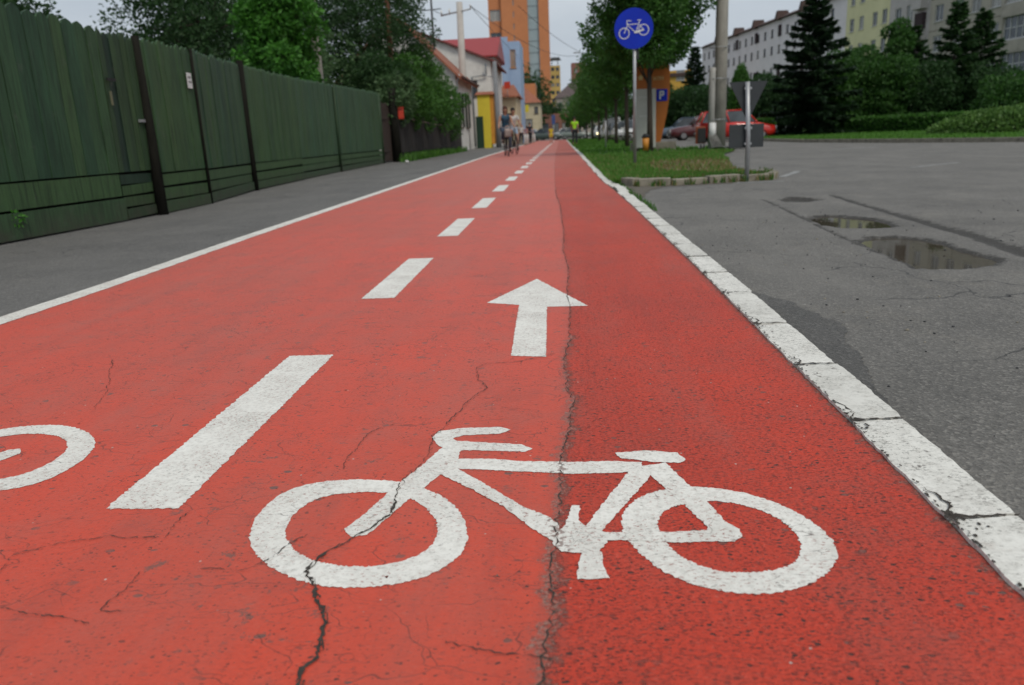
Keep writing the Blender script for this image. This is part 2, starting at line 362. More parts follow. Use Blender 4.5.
CHROME = M('rim_metal', (.45, .45, .46), None, 10, .35, .02, metal=.8)
GLASS = glass_mat(); CARGLASS = glass_mat('car_glass', (.025, .03, .034), .05)
WHITE = M('white_plastic', (.72, .72, .70), (.62, .62, .6), 5, .5, .05)
BARK = M('bark', (.075, .06, .045), (.045, .035, .028), 8, .9, .6, stretch=(3, 3, .6))
REDBARK = M('red_bark', (.19, .075, .045), (.12, .05, .035), 6, .9, .5, stretch=(3, 3, .6))
LF_DARK = leaf_mat('leaf_dark', (.015, .044, .013), (.042, .10, .028), (.024, .062, .016))
LF_MID = leaf_mat('leaf_mid', (.028, .085, .014), (.075, .19, .03), (.045, .125, .02))
LF_BRIGHT = leaf_mat('leaf_bright', (.024, .095, .012), (.075, .24, .028), (.04, .14, .016))
LF_PARK = leaf_mat('leaf_park', (.018, .06, .012), (.058, .15, .024), (.03, .09, .016))
LF_STREET = leaf_mat('leaf_street', (.022, .075, .012), (.065, .175, .026), (.04, .11, .018))
LF_SPRUCE = leaf_mat('needles', (.010, .026, .012), (.024, .055, .020), (.014, .034, .013))
LF_GREY = leaf_mat('leaf_greygreen', (.04, .085, .034), (.12, .20, .085), (.06, .13, .04))
GRASSM = leaf_mat('grass_blades', (.045, .13, .015), (.10, .24, .03), (.07, .17, .02))
TURF = M('turf', (.045, .115, .018), (.075, .14, .03), 1.5, .95, .6, fine=40)

# ------------------------------------------------------------ ground
def lerp_line(tab, y):
    for (y0, x0), (y1, x1) in zip(tab, tab[1:]):
        if y <= y1: return x0+(x1-x0)*max(0, (y-y0))/(y1-y0)
    return tab[-1][1]
LEFT = [(-6, -2.53), (4, -2.54), (6.2, -2.60), (10.9, -2.67), (32, -3.0), (77, -3.2), (100, -3.25)]
RIGHT = [(-6, .652), (4.3, .67), (7.4, .65), (10, .61), (12, .56), (27, .53), (45, .45), (100, .35)]
SEAM = sorted([(p[1], p[0]) for p in MARKS['seam']])
SEAM = [(-6, SEAM[0][1])]+SEAM+[(17, -.2), (30, -.3), (100, -.5)]
def jag(pts, amp, step, rn):
    """fractal polyline through pts"""
    out = []
    for (x0, y0), (x1, y1) in zip(pts, pts[1:]):
        L = math.hypot(x1-x0, y1-y0); n = max(1, int(L/step))
        for i in range(n):
            t = i/n; a = amp if i else amp*.4
            out.append((x0+(x1-x0)*t+rn.uniform(-a, a), y0+(y1-y0)*t+rn.uniform(-a, a)))
    out.append(tuple(pts[-1])); return out
def ribbon(mb, pts, w0, w1, z, mi, rn, jit=.6):
    prev = None
    for i, p in enumerate(pts):
        a, b = pts[max(0, i-1)], pts[min(len(pts)-1, i+1)]
        d = Vector((b[0]-a[0], b[1]-a[1])); d = d.normalized() if d.length else Vector((1, 0)); nn = Vector((-d.y, d.x))
        t = i/max(1, len(pts)-1); w = (w0+(w1-w0)*t)*rn.uniform(1-jit, 1+jit)/2
        if i in (0, len(pts)-1): w *= .15
        cur = (Vector(p)+nn*w, Vector(p)-nn*w)
        if prev: mb.face([(*prev[1], z), (*cur[1], z), (*cur[0], z), (*prev[0], z)], mi)
        prev = cur

g = MB(); g.face([(-600, -100, -.16), (600, -100, -.16), (600, 900, -.16), (-600, 900, -.16)]); struct(g, 'ground', M('ground_dirt', (.10, .10, .085), None, .2, .95, .3))
# lane, cut along the old joint between two coatings, with its cracks
rl = random.Random(3)
lane = MB(); ys = [-3+.25*i for i in range(60)]+[12+1.5*i for i in range(59)]
ys2 = []
for a in range(0, 1400): ys2.append(-3+.01*a)
def seam_x(y): return lerp_line(SEAM, y)+.004*math.sin(y*57)+.003*math.sin(y*131+1)
ysl = [y for y in ys2 if y < 5]+[y for y in ys if y >= 5]
wearv = []
def wq(q, w, mi):
    lane.face([(x, y, 0) for x, y in q], mi); wearv.extend(w)
for y0, y1 in zip(ysl, ysl[1:]):
    s0, s1 = seam_x(y0), seam_x(y1); l0, l1 = lerp_line(LEFT, y0)-.01, lerp_line(LEFT, y1)-.01; e0, e1 = lerp_line(RIGHT, y0)+.006, lerp_line(RIGHT, y1)+.006
    k = 1.16 if y0 < 1.3 else 1.04 if y0 < 2.0 else (.95 if y0 < 2.7 else .68); D_ = .045
    wq([(l0, y0), (s0-D_, y0), (s1-D_, y1), (l1, y1)], [0, 0, 0, 0], 0); wq([(s0-D_, y0), (s0, y0), (s1, y1), (s1-D_, y1)], [0, k, k, 0], 0)
    wq([(s0, y0), (s0+D_, y0), (s1+D_, y1), (s1, y1)], [k, 0, 0, k], 1); wq([(s0+D_, y0), (e0-.05, y0), (e1-.05, y1), (s1+D_, y1)], [0, 0, 0, 0], 1)
    wq([(e0-.05, y0), (e0, y0), (e1, y1), (e1-.05, y1)], [0, .95, .95, 0], 1)
for i, c in enumerate(MARKS['cracks']):
    p = jag(jag(c, .007, .03, rl), .0028, .006, rl)
    w = (.0014, .0040, .0013, .0013, .0012, .0012, .0012, .0013, .0014, .0013)[i]
    ribbon(lane, p, w*.8, w*1.3, .0030, 2, rl, 1.0)
    if i < 2:
        ribbon(lane, jag([(a+.003, b) for a, b in c], .007, .010, rl), w*.3, w*.5, .0028, 2, rl, 1.0)
        for _ in range(0):                              # crumbled spots beside the crack
            q = rl.choice(p); r_ = rl.uniform(.002, .0075)
            lane.poly([(q[0]+rl.gauss(0, .004)+r_*math.cos(t)*rl.uniform(.5, 1.3), q[1]+r_*1.2*math.sin(t)*rl.uniform(.5, 1.3)) for t in [k*math.pi/4 for k in range(8)]], .0032+.00001*_, 3)
near = [(lerp_line(SEAM, y), y) for y in [i*.05-.5 for i in range(60)]]
ribbon(lane, jag(near, .006, .009, rl), .0026, .0015, .0026, 2, rl, 1.0)
far = [(lerp_line(SEAM, y), y) for y in [2.4+.1*i for i in range(80)]]
ribbon(lane, jag(far, .008, .03, rl), .0016, .0045, .0024, 2, rl, 1.0)
for k in range(70):                                       # bare spots in the coating
    x, y = rl.uniform(-2.3, -.05), rl.uniform(.3, 3.5); r_ = rl.uniform(.0015, .0045)
    if abs(x+.88) < .12: continue
    lane.poly([(x+r_*math.cos(t)*rl.uniform(.4, 1.5), y+1.5*r_*math.sin(t)*rl.uniform(.4, 1.4)) for t in [k2*math.pi/4 for k2 in range(8)]], .0012, 3)
# grit where the coating meets the kerb
edge = [(lerp_line(RIGHT, y)+.002, y) for y in [i*.1-.3 for i in range(110)]]
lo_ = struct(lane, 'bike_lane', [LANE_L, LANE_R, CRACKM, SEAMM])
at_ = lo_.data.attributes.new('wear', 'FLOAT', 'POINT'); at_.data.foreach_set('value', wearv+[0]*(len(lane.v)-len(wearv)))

# footway on the left
fw = MB(); f0 = [(-7.5, -6), (-7.5, 110)]
for y0, y1 in zip(ys, ys[1:]):
    fw.face([(-7.6, y0, -.008), (lerp_line(LEFT, y0)-.05, y0, -.004), (lerp_line(LEFT, y1)-.05, y1, -.004), (-7.6, y1, -.008)])
struct(fw, 'footway', WALKM)

# painted marks
def mark(name, label, cat, outline, mat=PAINT, z=.0012, group=None, amp=.0026):
    ctr = (sum(p[0] for p in outline)/len(outline), sum(p[1] for p in outline)/len(outline))
    p = jag(list(outline)+[outline[0]], amp, .007 if amp < .004 else .05, rl)[:-1]
    o = MB().poly([(a-ctr[0], b-ctr[1]) for a, b in p], 0).build(name, mat, loc=(*ctr, z))
    return tag(o, label, cat, group)
def ring_mesh(outer, inner, z, c0):
    cx = sum(p[0] for p in outer)/len(outer); cy = sum(p[1] for p in outer)/len(outer)
    def hit(poly, a):
        d = Vector((math.cos(a), math.sin(a))); best = None
        for i in range(len(poly)):
            p, q = Vector(poly[i])-Vector((cx, cy)), Vector(poly[(i+1) % len(poly)])-Vector((cx, cy)); e = q-p
            den = d.x*e.y-d.y*e.x
            if abs(den) < 1e-9: continue
            t = (p.x*e.y-p.y*e.x)/den; u = (p.x*d.y-p.y*d.x)/den
            if t > 0 and -1e-6 <= u <= 1+1e-6 and (best is None or t > best): best = t
        return best or .2
    n = 230; mb = MB(); rin = []; 
    O = [hit(outer, 2*math.pi*i/n) for i in range(n)]; I = [hit(inner, 2*math.pi*i/n) for i in range(n)]
    sm = lambda L: [sum(L[(i+k) % n] for k in range(-5, 6))/11 for i in range(n)]
    O, I = sm(O), sm(I)
    O = [o+rl.uniform(-.0024, .0024) for o in O]; I = [o+rl.uniform(-.0024, .0024) for o in I]
    for i in range(n):
        j = (i+1) % n; a, b = 2*math.pi*i/n, 2*math.pi*j/n
        P = lambda r, t: (cx+r*math.cos(t)-c0[0], cy+r*math.sin(t)-c0[1], z)
        mb.face([P(I[i], a), P(O[i], a), P(O[j], b), P(I[j], b)])
    return mb
C0 = (0, 1.3)
bs = thing('bicycle_symbol', 'white painted bicycle symbol on the red lane, whole, right below the arrow', 'road marking', (*C0, .0012), group='painted bicycle symbols')
ring_mesh(MARKS['lwo'], MARKS['lwi'], 0, C0).build('wheel', PAINT, bs)
ring_mesh(MARKS['rwo'], MARKS['rwi'], 0, C0).build('wheel', PAINT, bs)
for i, (nm, pl) in enumerate(zip(('fork', 'handlebar', 'top_tube', 'saddle', 'seat_tube', 'crank', 'pedal', 'rear_stay', 'down_tube'), MARKS['polys'])):
    pj = jag(pl+[pl[0]], .0020, .007, rl)[:-1]
    MB().poly([(a-C0[0], b-C0[1]) for a, b in pj], .00006*(i+1)).build(nm, PAINT, bs)
b2 = copy_tree(bs); b2.rotation_euler.z = math.pi
b2.location = (-1.375-.405, 1.665-(1.3-1.294), .0012); b2['label'] = 'white painted bicycle symbol cut by the left edge of the picture, only its wheel showing'
mark('arrow', 'white painted straight-ahead arrow between the centre line and the kerb', 'road marking', MARKS['arrow'])
DASH = [(1.375, 2.505), (3.46, 4.66), (5.73, 6.98), (8.0, 9.3), (10.4, 11.7)]
DL = ['first dash of the centre line, the broad one nearest the viewer', 'second dash of the centre line, left of the painted arrow', 'third dash of the centre line, just beyond the arrow',
      'fourth dash of the centre line', 'fifth dash of the centre line']
while DASH[-1][1] < 90: DASH.append((DASH[-1][1]+1.15, DASH[-1][1]+2.4))
for i, (a, b) in enumerate(DASH):
    xc = -.875-.0035*i if i < 8 else -.90-.003*(i-8); w = .078
    mark('centre_line_dash', DL[i] if i < 5 else 'short white dash of the centre line, far along the red lane', 'road marking', [(xc-w, a), (xc+w, a), (xc+w-.01, b), (xc-w-.01, b)], amp=.0032 if i < 4 else .006,
         group='white dashes of the lane centre line')
el = MB(); rp = None
for k in range(0, 620):
    y = -2+k*.05 if k < 400 else 18+(k-400)*.36
    x = lerp_line(LEFT, y); a = (x-.062+rl.uniform(-.003, .003), x+.058+rl.uniform(-.004, .004), y)
    if rp: el.face([(rp[0], rp[2], .002), (rp[1], rp[2], .002), (a[1], a[2], .002), (a[0], a[2], .002)])
    rp = a
tag(el.build('edge_line', PAINT), 'long white painted line between the red lane and the grey footway', 'road marking')

# kerb of white painted stones on the right of the lane
kb = MB(); joints = [-.25, .28, .80, 1.293, 1.78, 2.237, 2.748, 3.319, 3.82, 4.334, 4.83, 5.33, 5.85, 6.35, 6.87, 7.4, 7.9, 8.4]
y = 8.4
while y < 98: y += .5 if y < 20 else 1.0; joints.append(y)
for i, (a, b) in enumerate(zip(joints, joints[1:])):
    dx = rl.uniform(-.002, .003); w = rl.uniform(.120, .127); g_ = .0055 if a < 8 else .010
    if a > 8: dx += rl.uniform(-.018, .018); w += rl.uniform(-.01, .012)
    if 9.2 < a < 10.2: dx += .05
    n = 12; pr = []; pl = []
    for k in range(n+1):
        t = a+g_+(b-a-2*g_)*k/n; rr = .004 if k in (0, n) else 0
        pl.append((lerp_line(RIGHT, t)+.004+dx+rr+rl.uniform(-.002, .002), t)); pr.append((lerp_line(RIGHT, t)+.004+dx+w-rr+rl.uniform(-.0015, .0015), t+.012))
    kb.prism(jag(pl+pr[::-1]+[pl[0]], .0028, .016, rl)[:-1], -.14, .0052+rl.uniform(0, .003))
for i, jy in enumerate(joints):
    if jy > 7.5: break
    x = lerp_line(RIGHT, jy); a_ = rl.uniform(-.012, .012)
    ribbon(kb, jag([(x-.002, jy+.004), (x+.05, jy+.006+a_), (x+.134, jy+.012)], .004, .008, rl), .010, .0035, .0090, 1, rl, .9)
    ribbon(kb, jag([(x+.004, jy), (x+.03, jy+.05), (x+.012, jy+rl.uniform(.08, .16))], .006, .010, rl), .006, .002, .0093, 1, rl, 1.0)
    for _ in range(16):
        px_, py_ = x+abs(rl.gauss(0, .02)), jy+rl.gauss(0, .03); r_ = rl.uniform(.0012, .0045)
        kb.poly([(px_+r_*math.cos(t)*rl.uniform(.5, 1.4), py_+1.4*r_*math.sin(t)*rl.uniform(.5, 1.4)) for t in [q*math.pi/4 for q in range(8)]], .0095+.00003*_, 1)
for _ in range(420):                                      # chips along the inner edge
    yy = rl.uniform(.7, 6); x = lerp_line(RIGHT, yy)+.004+abs(rl.gauss(0, .004)); r_ = rl.uniform(.001, .0038)
    kb.poly([(x+r_*math.cos(t)*rl.uniform(.5, 1.4), yy+1.8*r_*math.sin(t)*rl.uniform(.5, 1.4)) for t in [q*math.pi/4 for q in range(8)]], .0101+.000003*_, 1)
struct(kb, 'kerb', [KPAINT, CRACKM])
kg = MB()
for y0, y1 in zip(ys, ys[1:]): kg.face([(lerp_line(RIGHT, y0), y0, -.006), (lerp_line(RIGHT, y0)+.135, y0, -.006), (lerp_line(RIGHT, y1)+.135, y1, -.006), (lerp_line(RIGHT, y1), y1, -.006)])
struct(kg, 'kerb_bed', BEDM)

# road on the right, with a sunken trench and potholes
POTS = [[(2.146, 7.905), (2.3, 8.15), (2.42, 8.014), (2.47, 7.742), (2.287, 7.568), (2.128, 7.644)],
        [(1.915, 6.209), (2.023, 6.388), (2.152, 6.383), (2.225, 6.222), (2.331, 6.055), (2.338, 5.815), (2.293, 5.557), (2.131, 5.525), (1.963, 5.58), (1.887, 5.82)],
        [(1.841, 4.932), (1.942, 5.069), (2.096, 5.067), (2.204, 4.924), (2.232, 4.696), (2.205, 4.46), (2.226, 4.249), (2.218, 4.085), (2.12, 3.962), (1.942, 3.896), (1.814, 3.905), (1.775, 3.999), (1.78, 4.282), (1.8, 4.688)]]
TRL = [(1.99, 7.983), (1.938, 7.128), (1.864, 6.144), (1.803, 5.382), (1.78, 4.949), (1.761, 4.307), (1.748, 3.935)]
TRR = [(2.732, 8.224), (2.66, 7.369), (2.60, 6.257), (2.577, 5.825), (2.548, 5.307), (2.54, 4.937), (2.456, 4.297), (2.44, 3.7)]
def seg_d(p, a, b):
    ax, ay = a; bx, by = b; dx, dy = bx-ax, by-ay; t = max(0, min(1, ((p[0]-ax)*dx+(p[1]-ay)*dy)/(dx*dx+dy*dy)))
    return math.hypot(p[0]-ax-dx*t, p[1]-ay-dy*t)
def inside(p, poly):
    r = False; j = len(poly)-1
    for i in range(len(poly)):
        if (poly[i][1] > p[1]) != (poly[j][1] > p[1]) and p[0] < (poly[j][0]-poly[i][0])*(p[1]-poly[i][1])/(poly[j][1]-poly[i][1])+poly[i][0]: r = not r
        j = i
    return r
from mathutils import noise as mn
RZ = -.022
def road_h(x, y):
    h = 0; dk = 0; n1 = mn.noise(Vector((x*7, y*7, 0)))*.035+mn.noise(Vector((x*23, y*23, 5)))*.018; n2 = mn.noise(Vector((x*25, y*25, 3)))
    for q in POTS:
        d = min(seg_d((x, y), q[i], q[(i+1) % len(q)]) for i in range(len(q)))+n1*.6
        s = -d if inside((x, y), q) else d
        if s < .03: h = min(h, -.034*min(1, (.03-s)/.07)-.004*n2)
        if s < .09: dk = max(dk, min(1, (.07-s)/.07)*.8)
    for line, w, dp, am in ((TRL, .014, .010, .75), (TRR, .022+.030*max(0, min(1, (8.2-y)/4)), .016, 1.0)):
        d = min(seg_d((x, y), line[i], line[i+1]) for i in range(len(line)-1))+n1*.55
        if d < w*2: h = min(h, -dp*(1-d/(w*2))); dk = max(dk, am*(1-max(0, d-w*.3)/(w*1.7)))
    return h, dk
rm = MB(); X0, X1, Y0, Y1 = 1.55, 2.95, 3.55, 8.45; sx, sy = .02, .025
nx, ny = int(round((X1-X0)/sx)), int(round((Y1-Y0)/sy)); dirt = []
for j in range(ny+1):
    for i in range(nx+1):
        x, y = X0+i*sx, Y0+j*sy; h, dk = road_h(x, y)
        e = min(1, min(i, nx-i, j, ny-j)/3); rm.v.append((x, y, RZ+h*e)); dirt.append(dk*e)
for j in range(ny):
    for i in range(nx):
        a = j*(nx+1)+i; rm.f.append((a, a+1, a+nx+2, a+nx+1)); rm.m.append(0); rm.sm.append(True)
def rq(x0, y0, x1, y1): rm.face([(x0, y0, RZ), (x1, y0, RZ), (x1, y1, RZ), (x0, y1, RZ)])
XL = .70
rq(XL, -3, X0, 99); rq(X0, -3, X1, Y0); rq(X0, Y1, X1, 99); rq(X1, -3, 40, 99)
rm.face([(-3.3, 99, RZ), (XL, 99, RZ), (XL, 300, RZ), (-3.3, 300, RZ)]); rq(XL, 99, 40, 300)
ro = struct(rm, 'road', ROAD)
at = ro.data.attributes.new('dirt', 'FLOAT', 'POINT'); at.data.foreach_set('value', dirt+[0]*(len(rm.v)-len(dirt)))
WATER, nt, b = nodes('puddle_water'); gg = N(nt)
b.inputs['Base Color'].default_value = (.07, .058, .042, 1); b.inputs['Roughness'].default_value = .025; b.inputs['IOR'].default_value = 1.5
gg.bump(gg.noise(14, 2), .02, .004, b)
for i, (q, lb) in enumerate(zip(POTS[1:], ('small puddle of water in the middle pothole', 'long puddle in the nearest pothole mirroring the apartment block'))):
    w = MB(); cx = sum(p[0] for p in q)/len(q); cy = sum(p[1] for p in q)/len(q)
    w.poly([(cx+(p[0]-cx)*1.05, cy+(p[1]-cy)*1.02) for p in q], RZ-.015)
    tag(w.build('puddle', WATER), kind='structure')
# darker repair beside the kerb, dust at the kerb foot
pt = MB(); pp = [(.775, 3.9), (.794, 3.767), (.807, 3.516), (.863, 3.394), (.941, 3.227), (.942, 3.067), (1.014, 2.864), (1.001, 2.752), (.936, 2.588), (.929, 2.436), (.89, 2.252), (.838, 2.094), (.82, 1.935), (.79, 1.798), (.77, 1.75)]
pt.poly(jag(jag(pp+[pp[0]], .016, .07, rl), .006, .012, rl)[:-1], RZ+.003); struct(pt, 'asphalt_repair', PATCHM)
gr = MB()
for k in range(420):                                      # loose stones on the asphalt
    x, y = rl.uniform(.8, 3.5), rl.uniform(1.2, 7); s_ = rl.uniform(.002, .006)*(1.6 if rl.random() < .1 else 1)
    gr.ball((x, y, RZ+s_*.3), (s_, s_*.8, s_*.6), 5, 4, rl.choice((0, 1, 1)), .25, rl)
tag(gr.build('road_grit', [CONC, DARKMET]), 'loose grit and small stones scattered on the asphalt', 'grit', kind='stuff')
rp_ = MB()
for q in ([(2.25, 10.42), (2.85, 10.36), (2.85, 10.46), (2.25, 10.52)], [(3.0, 11.3), (3.6, 12.6), (3.7, 12.55), (3.1, 11.25)], [(5.2, 12.3), (6.3, 13.2), (6.35, 13.1), (5.25, 12.2)], [(7.2, 22), (8.6, 22.6), (8.7, 22.3), (7.3, 21.8)]):
    rp_.poly(jag([*q, q[0]], .02, .06, rl)[:-1], RZ+.004)
tag(rp_.build('worn_road_lines', M('worn_paint', (.33, .33, .32), (.18, .18, .17), 9, .8, .2)), kind='structure')

# grass verge between lane and side street
def verge_r(y): return lerp_line([(10.9, 2.7), (11.6, 2.75), (13.5, 2.85), (17.1, 3.5), (21, 4.1), (24, 5.1), (28, 5.3), (29, 4.2), (97, 4.2)], y)
vg = MB(); yv = [10.85+.35*i for i in range(50)]+[28.4+2*i for i in range(35)]
def vz(x, y): return .022+.02*mn.noise(Vector((x*.8, y*.5, 0)))
for y0, y1 in zip(yv, yv[1:]):
    n = 8
    for i in range(n):
        P = lambda t, yy: (lerp_line(RIGHT, yy)+.13+(verge_r(yy)-lerp_line(RIGHT, yy)-.13)*t, yy)
        q = [P(i/n, y0), P((i+1)/n, y0), P((i+1)/n, y1), P(i/n, y1)]
        vg.face([(a, b_, vz(a, b_) if 0 < (i+(k in (1, 2)))/n < 1 else .005) for k, (a, b_) in enumerate(q)], 1 if ((q[0][0]-2.35)/1.15)**2+((y0-15)/3.4)**2 < 1.2 else 0, True)
struct(vg, 'verge', [TURF, SOIL])
mud = MB(); mud.poly(jag([(.80, 10.9), (.80, 8.6), (.9, 8.9), (1.05, 9.8), (1.3, 10.3), (2.2, 10.45), (2.3, 10.9), (.80, 10.9)], .03, .1, rl)[:-1], RZ+.004); struct(mud, 'verge_mud', M('mud', (.14, .12, .095), (.09, .08, .065), 6, .95, .5))
def blades(name, n, fn, h0, h1, mats, label, cat='grass', wd=.006, lean=.5, mi_fn=None):
    mb = MB(); k = 0
    while k < n:
        p = fn()
        if p is None: continue
        x, y, z = p; h = rl.uniform(h0, h1); a = rl.uniform(0, 2*math.pi); w = rl.uniform(.6, 1.4)*wd
        lx, ly = math.cos(a)*h*rl.uniform(.1, lean), math.sin(a)*h*rl.uniform(.1, lean); u, v_ = -math.sin(a)*w, math.cos(a)*w
        mi = mi_fn(x, y) if mi_fn else 0
        mb.face([(x-u, y-v_, z), (x+u, y+v_, z), (x+u*.7+lx*.5, y+v_*.7+ly*.5, z+h*.62), (x+lx, y+ly, z+h)], mi); k += 1
    return tag(mb.build(name, mats), label, cat, kind='stuff')
def bare(x, y): return ((x-2.5)/.95)**2+((y-14.9)/3.1)**2+.5*mn.noise(Vector((x*3, y*2, 0))) < 1
DRY = leaf_mat('dry_grass', (.16, .13, .05), (.26, .21, .09), (.12, .12, .04))
def vf():
    y = 10.95+rl.random()**1.6*14; l, r_ = lerp_line(RIGHT, y)+.1, verge_r(y); x = rl.uniform(l, r_)
    if bare(x, y) and rl.random() < .72: return None
    return x, y, vz(x, y)-.01
blades('verge_grass', 34000, vf, .03, .085, [GRASSM, DRY], 'ragged green grass of the verge around the sign post', wd=.011, mi_fn=lambda x, y: 1 if (bare(x, y) and rl.random() < .6 or rl.random() < .14) else 0)
def vf2():
    y = rl.uniform(25, 90); return rl.uniform(lerp_line(RIGHT, y)+.1, verge_r(y)), y, .02
blades('verge_grass', 12000, vf2, .05, .13, [GRASSM], 'green grass of the verge under the tree row', wd=.03)
# concrete kerb closing the verge
vk = MB(); VKP = [(.84, 10.95), (.98, 10.62), (1.42, 10.56), (1.9, 10.66), (2.35, 10.80), (2.78, 10.92), (2.92, 11.2), (2.90, 11.8)]
for a, b_ in zip(VKP, VKP[1:]):
    L = math.hypot(b_[0]-a[0], b_[1]-a[1]); n = max(1, round(L/.5))
    for i in range(n):
        p = [a[0]+(b_[0]-a[0])*(i+.5)/n, a[1]+(b_[1]-a[1])*(i+.5)/n]
        vk.box((p[0], p[1], .005+rl.uniform(-.014, .01)), (L/n-.02, .14, .14+rl.uniform(-.02, .01)), math.atan2(b_[1]-a[1], b_[0]-a[0])+rl.uniform(-.03, .03))
tag(vk.build('verge_kerb', CONC, bevel=.012), kind='structure')
def vkf():
    i = rl.randrange(len(VKP)-1); t = rl.random(); s_ = rl.uniform(.06, .16)*rl.choice((-1, 1))
    if mn.noise(Vector((VKP[i][0]*6+t*4, 9, 0))) < 0: return None
    return VKP[i][0]+(VKP[i+1][0]-VKP[i][0])*t, VKP[i][1]+(VKP[i+1][1]-VKP[i][1])*t+s_, -.02 if s_ < 0 else .02
blades('kerb_weeds', 1000, vkf, .03, .11, [LF_MID, DRY], 'weeds along the broken concrete kerb of the verge', 'weeds', wd=.008, mi_fn=lambda x, y: rl.random() < .4)
def kf():
    y = rl.choice([rl.uniform(7.5, 11), rl.uniform(1, 6)]); y = round(y*2)/2 if y < 6 else y
    return lerp_line(RIGHT, y)+(rl.gauss(0, .006) if y < 6 else .15+rl.uniform(0, .05)), y+rl.gauss(0, .02), -.015 if y > 6 else 0
blades('joint_weeds', 260, lambda: (lambda y: (lerp_line(RIGHT, y)+.145+rl.uniform(0, .05), y, -.02))(rl.uniform(7.2, 10.9)), .02, .07, [LF_MID], 'tiny weeds at the foot of the white kerb', 'weeds', wd=.005)
def ff():
    y = rl.choice([rl.gauss(30, 1.2), rl.gauss(36, 2.5), rl.gauss(33, 1), rl.uniform(28, 45)]); return -5.78+rl.uniform(0, .35), y, -.01
blades('fence_weeds', 2600, ff, .1, .35, [GRASSM, LF_MID], 'weeds along the foot of the dark fence', 'weeds', wd=.02, mi_fn=lambda x, y: rl.random() < .5)

# park across the side street
pk = MB(); PE = [(9.6, 70), (9.2, 35.4), (9.25, 31.4), (10.45, 25.5), (11.9, 21.6), (13.2, 17), (16, 5)]
pk.poly([(x+.12, y) for x, y in PE]+[(45, 5), (45, 160), (9.6, 160)], .09); struct(pk, 'lawn', TURF)
pe = MB()
for a, b_ in zip(PE, PE[1:]):
    L = math.hypot(b_[0]-a[0], b_[1]-a[1]); n = max(1, int(L/1))
    for i in range(n): pe.box((a[0]+(b_[0]-a[0])*(i+.5)/n, a[1]+(b_[1]-a[1])*(i+.5)/n, .02), (L/n-.02, .16, .16), math.atan2(b_[1]-a[1], b_[0]-a[0]))
tag(pe.build('lawn_kerb', CONC), kind='structure')
def pf():
    y = rl.uniform(20, 48); x = lerp_line([(17, 13.2), (21.6, 11.9), (25.5, 10.45), (31.4, 9.25), (35.4, 9.2), (70, 9.6)], y)+.15+rl.random()**1.5*8; return x, y, .08
blades('lawn_grass', 22000, pf, .05, .12, [GRASSM], 'mown grass strip across the side street', wd=.02)

# ------------------------------------------------------------ vegetation
def crown_mesh(clumps, n, size, rn, droop=.2, wiry=.12, shell=.55):
    mb = MB(); tot = sum(c[3]*c[4]+c[4]*c[5]+c[3]*c[5] for c in clumps)
    for c in clumps:
        k = int(n*(c[3]*c[4]+c[4]*c[5]+c[3]*c[5])/tot)
        for _ in range(k):
            d = Vector((rn.gauss(0, 1), rn.gauss(0, 1), rn.gauss(0, 1))).normalized()
            r = shell+(1.08-shell)*rn.random()**.6
            if rn.random() < wiry: r *= rn.uniform(1.0, 1.25)
            p = Vector((c[0]+d.x*c[3]*r, c[1]+d.y*c[4]*r, c[2]+d.z*c[5]*r))
            ax = (d+Vector((rn.gauss(0, .6), rn.gauss(0, .6), rn.gauss(0, .6)-droop))).normalized()
            sd = ax.cross(Vector((rn.gauss(0, 1), rn.gauss(0, 1), rn.gauss(0, 1)))).normalized()
            L = size*rn.uniform(.6, 1.35); W = L*.32; nn = ax.cross(sd)*L*.12
            mb.face([p, p+ax*L*.5+sd*W+nn, p+ax*L, p+ax*L*.5-sd*W+nn])
    return mb
def tree(name, label, loc, H, ch, rad, mat, n=7000, leaf=.13, trunk=.11, seed=1, clumps=26, group=None, bark=BARK, cat='tree', base_r=.35, lumps=1.0, wiry=.12, sub=(.28, .42)):
    """H total height, ch height where the crown starts, rad crown radius"""
    rn = random.Random(seed); t = thing(name, label, cat, loc, 0, group)
    cz = (H+ch)/2; hz = (H-ch)/2; cl = []
    for i in range(clumps):
        a = i*2.399+rn.uniform(-.3, .3); u = -.92+1.84*(i+.5)/clumps; rr = math.sqrt(max(0, 1-u*u))*rn.uniform(.40, 1.02)
        s = rn.uniform(*sub)*rad*lumps
        cl.append((rad*rr*math.cos(a), rad*rr*math.sin(a), cz+u*hz*rn.uniform(.66, .98), s*rn.uniform(.8, 1.3), s*rn.uniform(.8, 1.3), min(s*rn.uniform(.6, .95), hz*.5)))
    cl.append((0, 0, cz, rad*.4, rad*.4, hz*.5))
    tb = MB(); bend = rn.uniform(-.06, .06)
    tb.tube([(0, 0, -.1), (bend*.3, 0, ch*.5), (bend, .02, ch), (bend*1.5, 0, cz), (bend, 0, cz+hz*.6)], [trunk*1.25, trunk, trunk*.85, trunk*.5, trunk*.12], 9)
    for c in cl[::2]:
        z0 = rn.uniform(ch*.85, cz); p0 = Vector((bend, 0, z0)); p1 = Vector(c[:3]); mid = p0.lerp(p1, .5)+Vector((0, 0, .12*rad))
        tb.tube([p0, mid, p1], [trunk*.38, trunk*.22, trunk*.06], 5)
    tb.build('trunk', bark, t)
    crown_mesh(cl, n, leaf, rn, wiry=wiry).build('crown', mat, t)
    return t
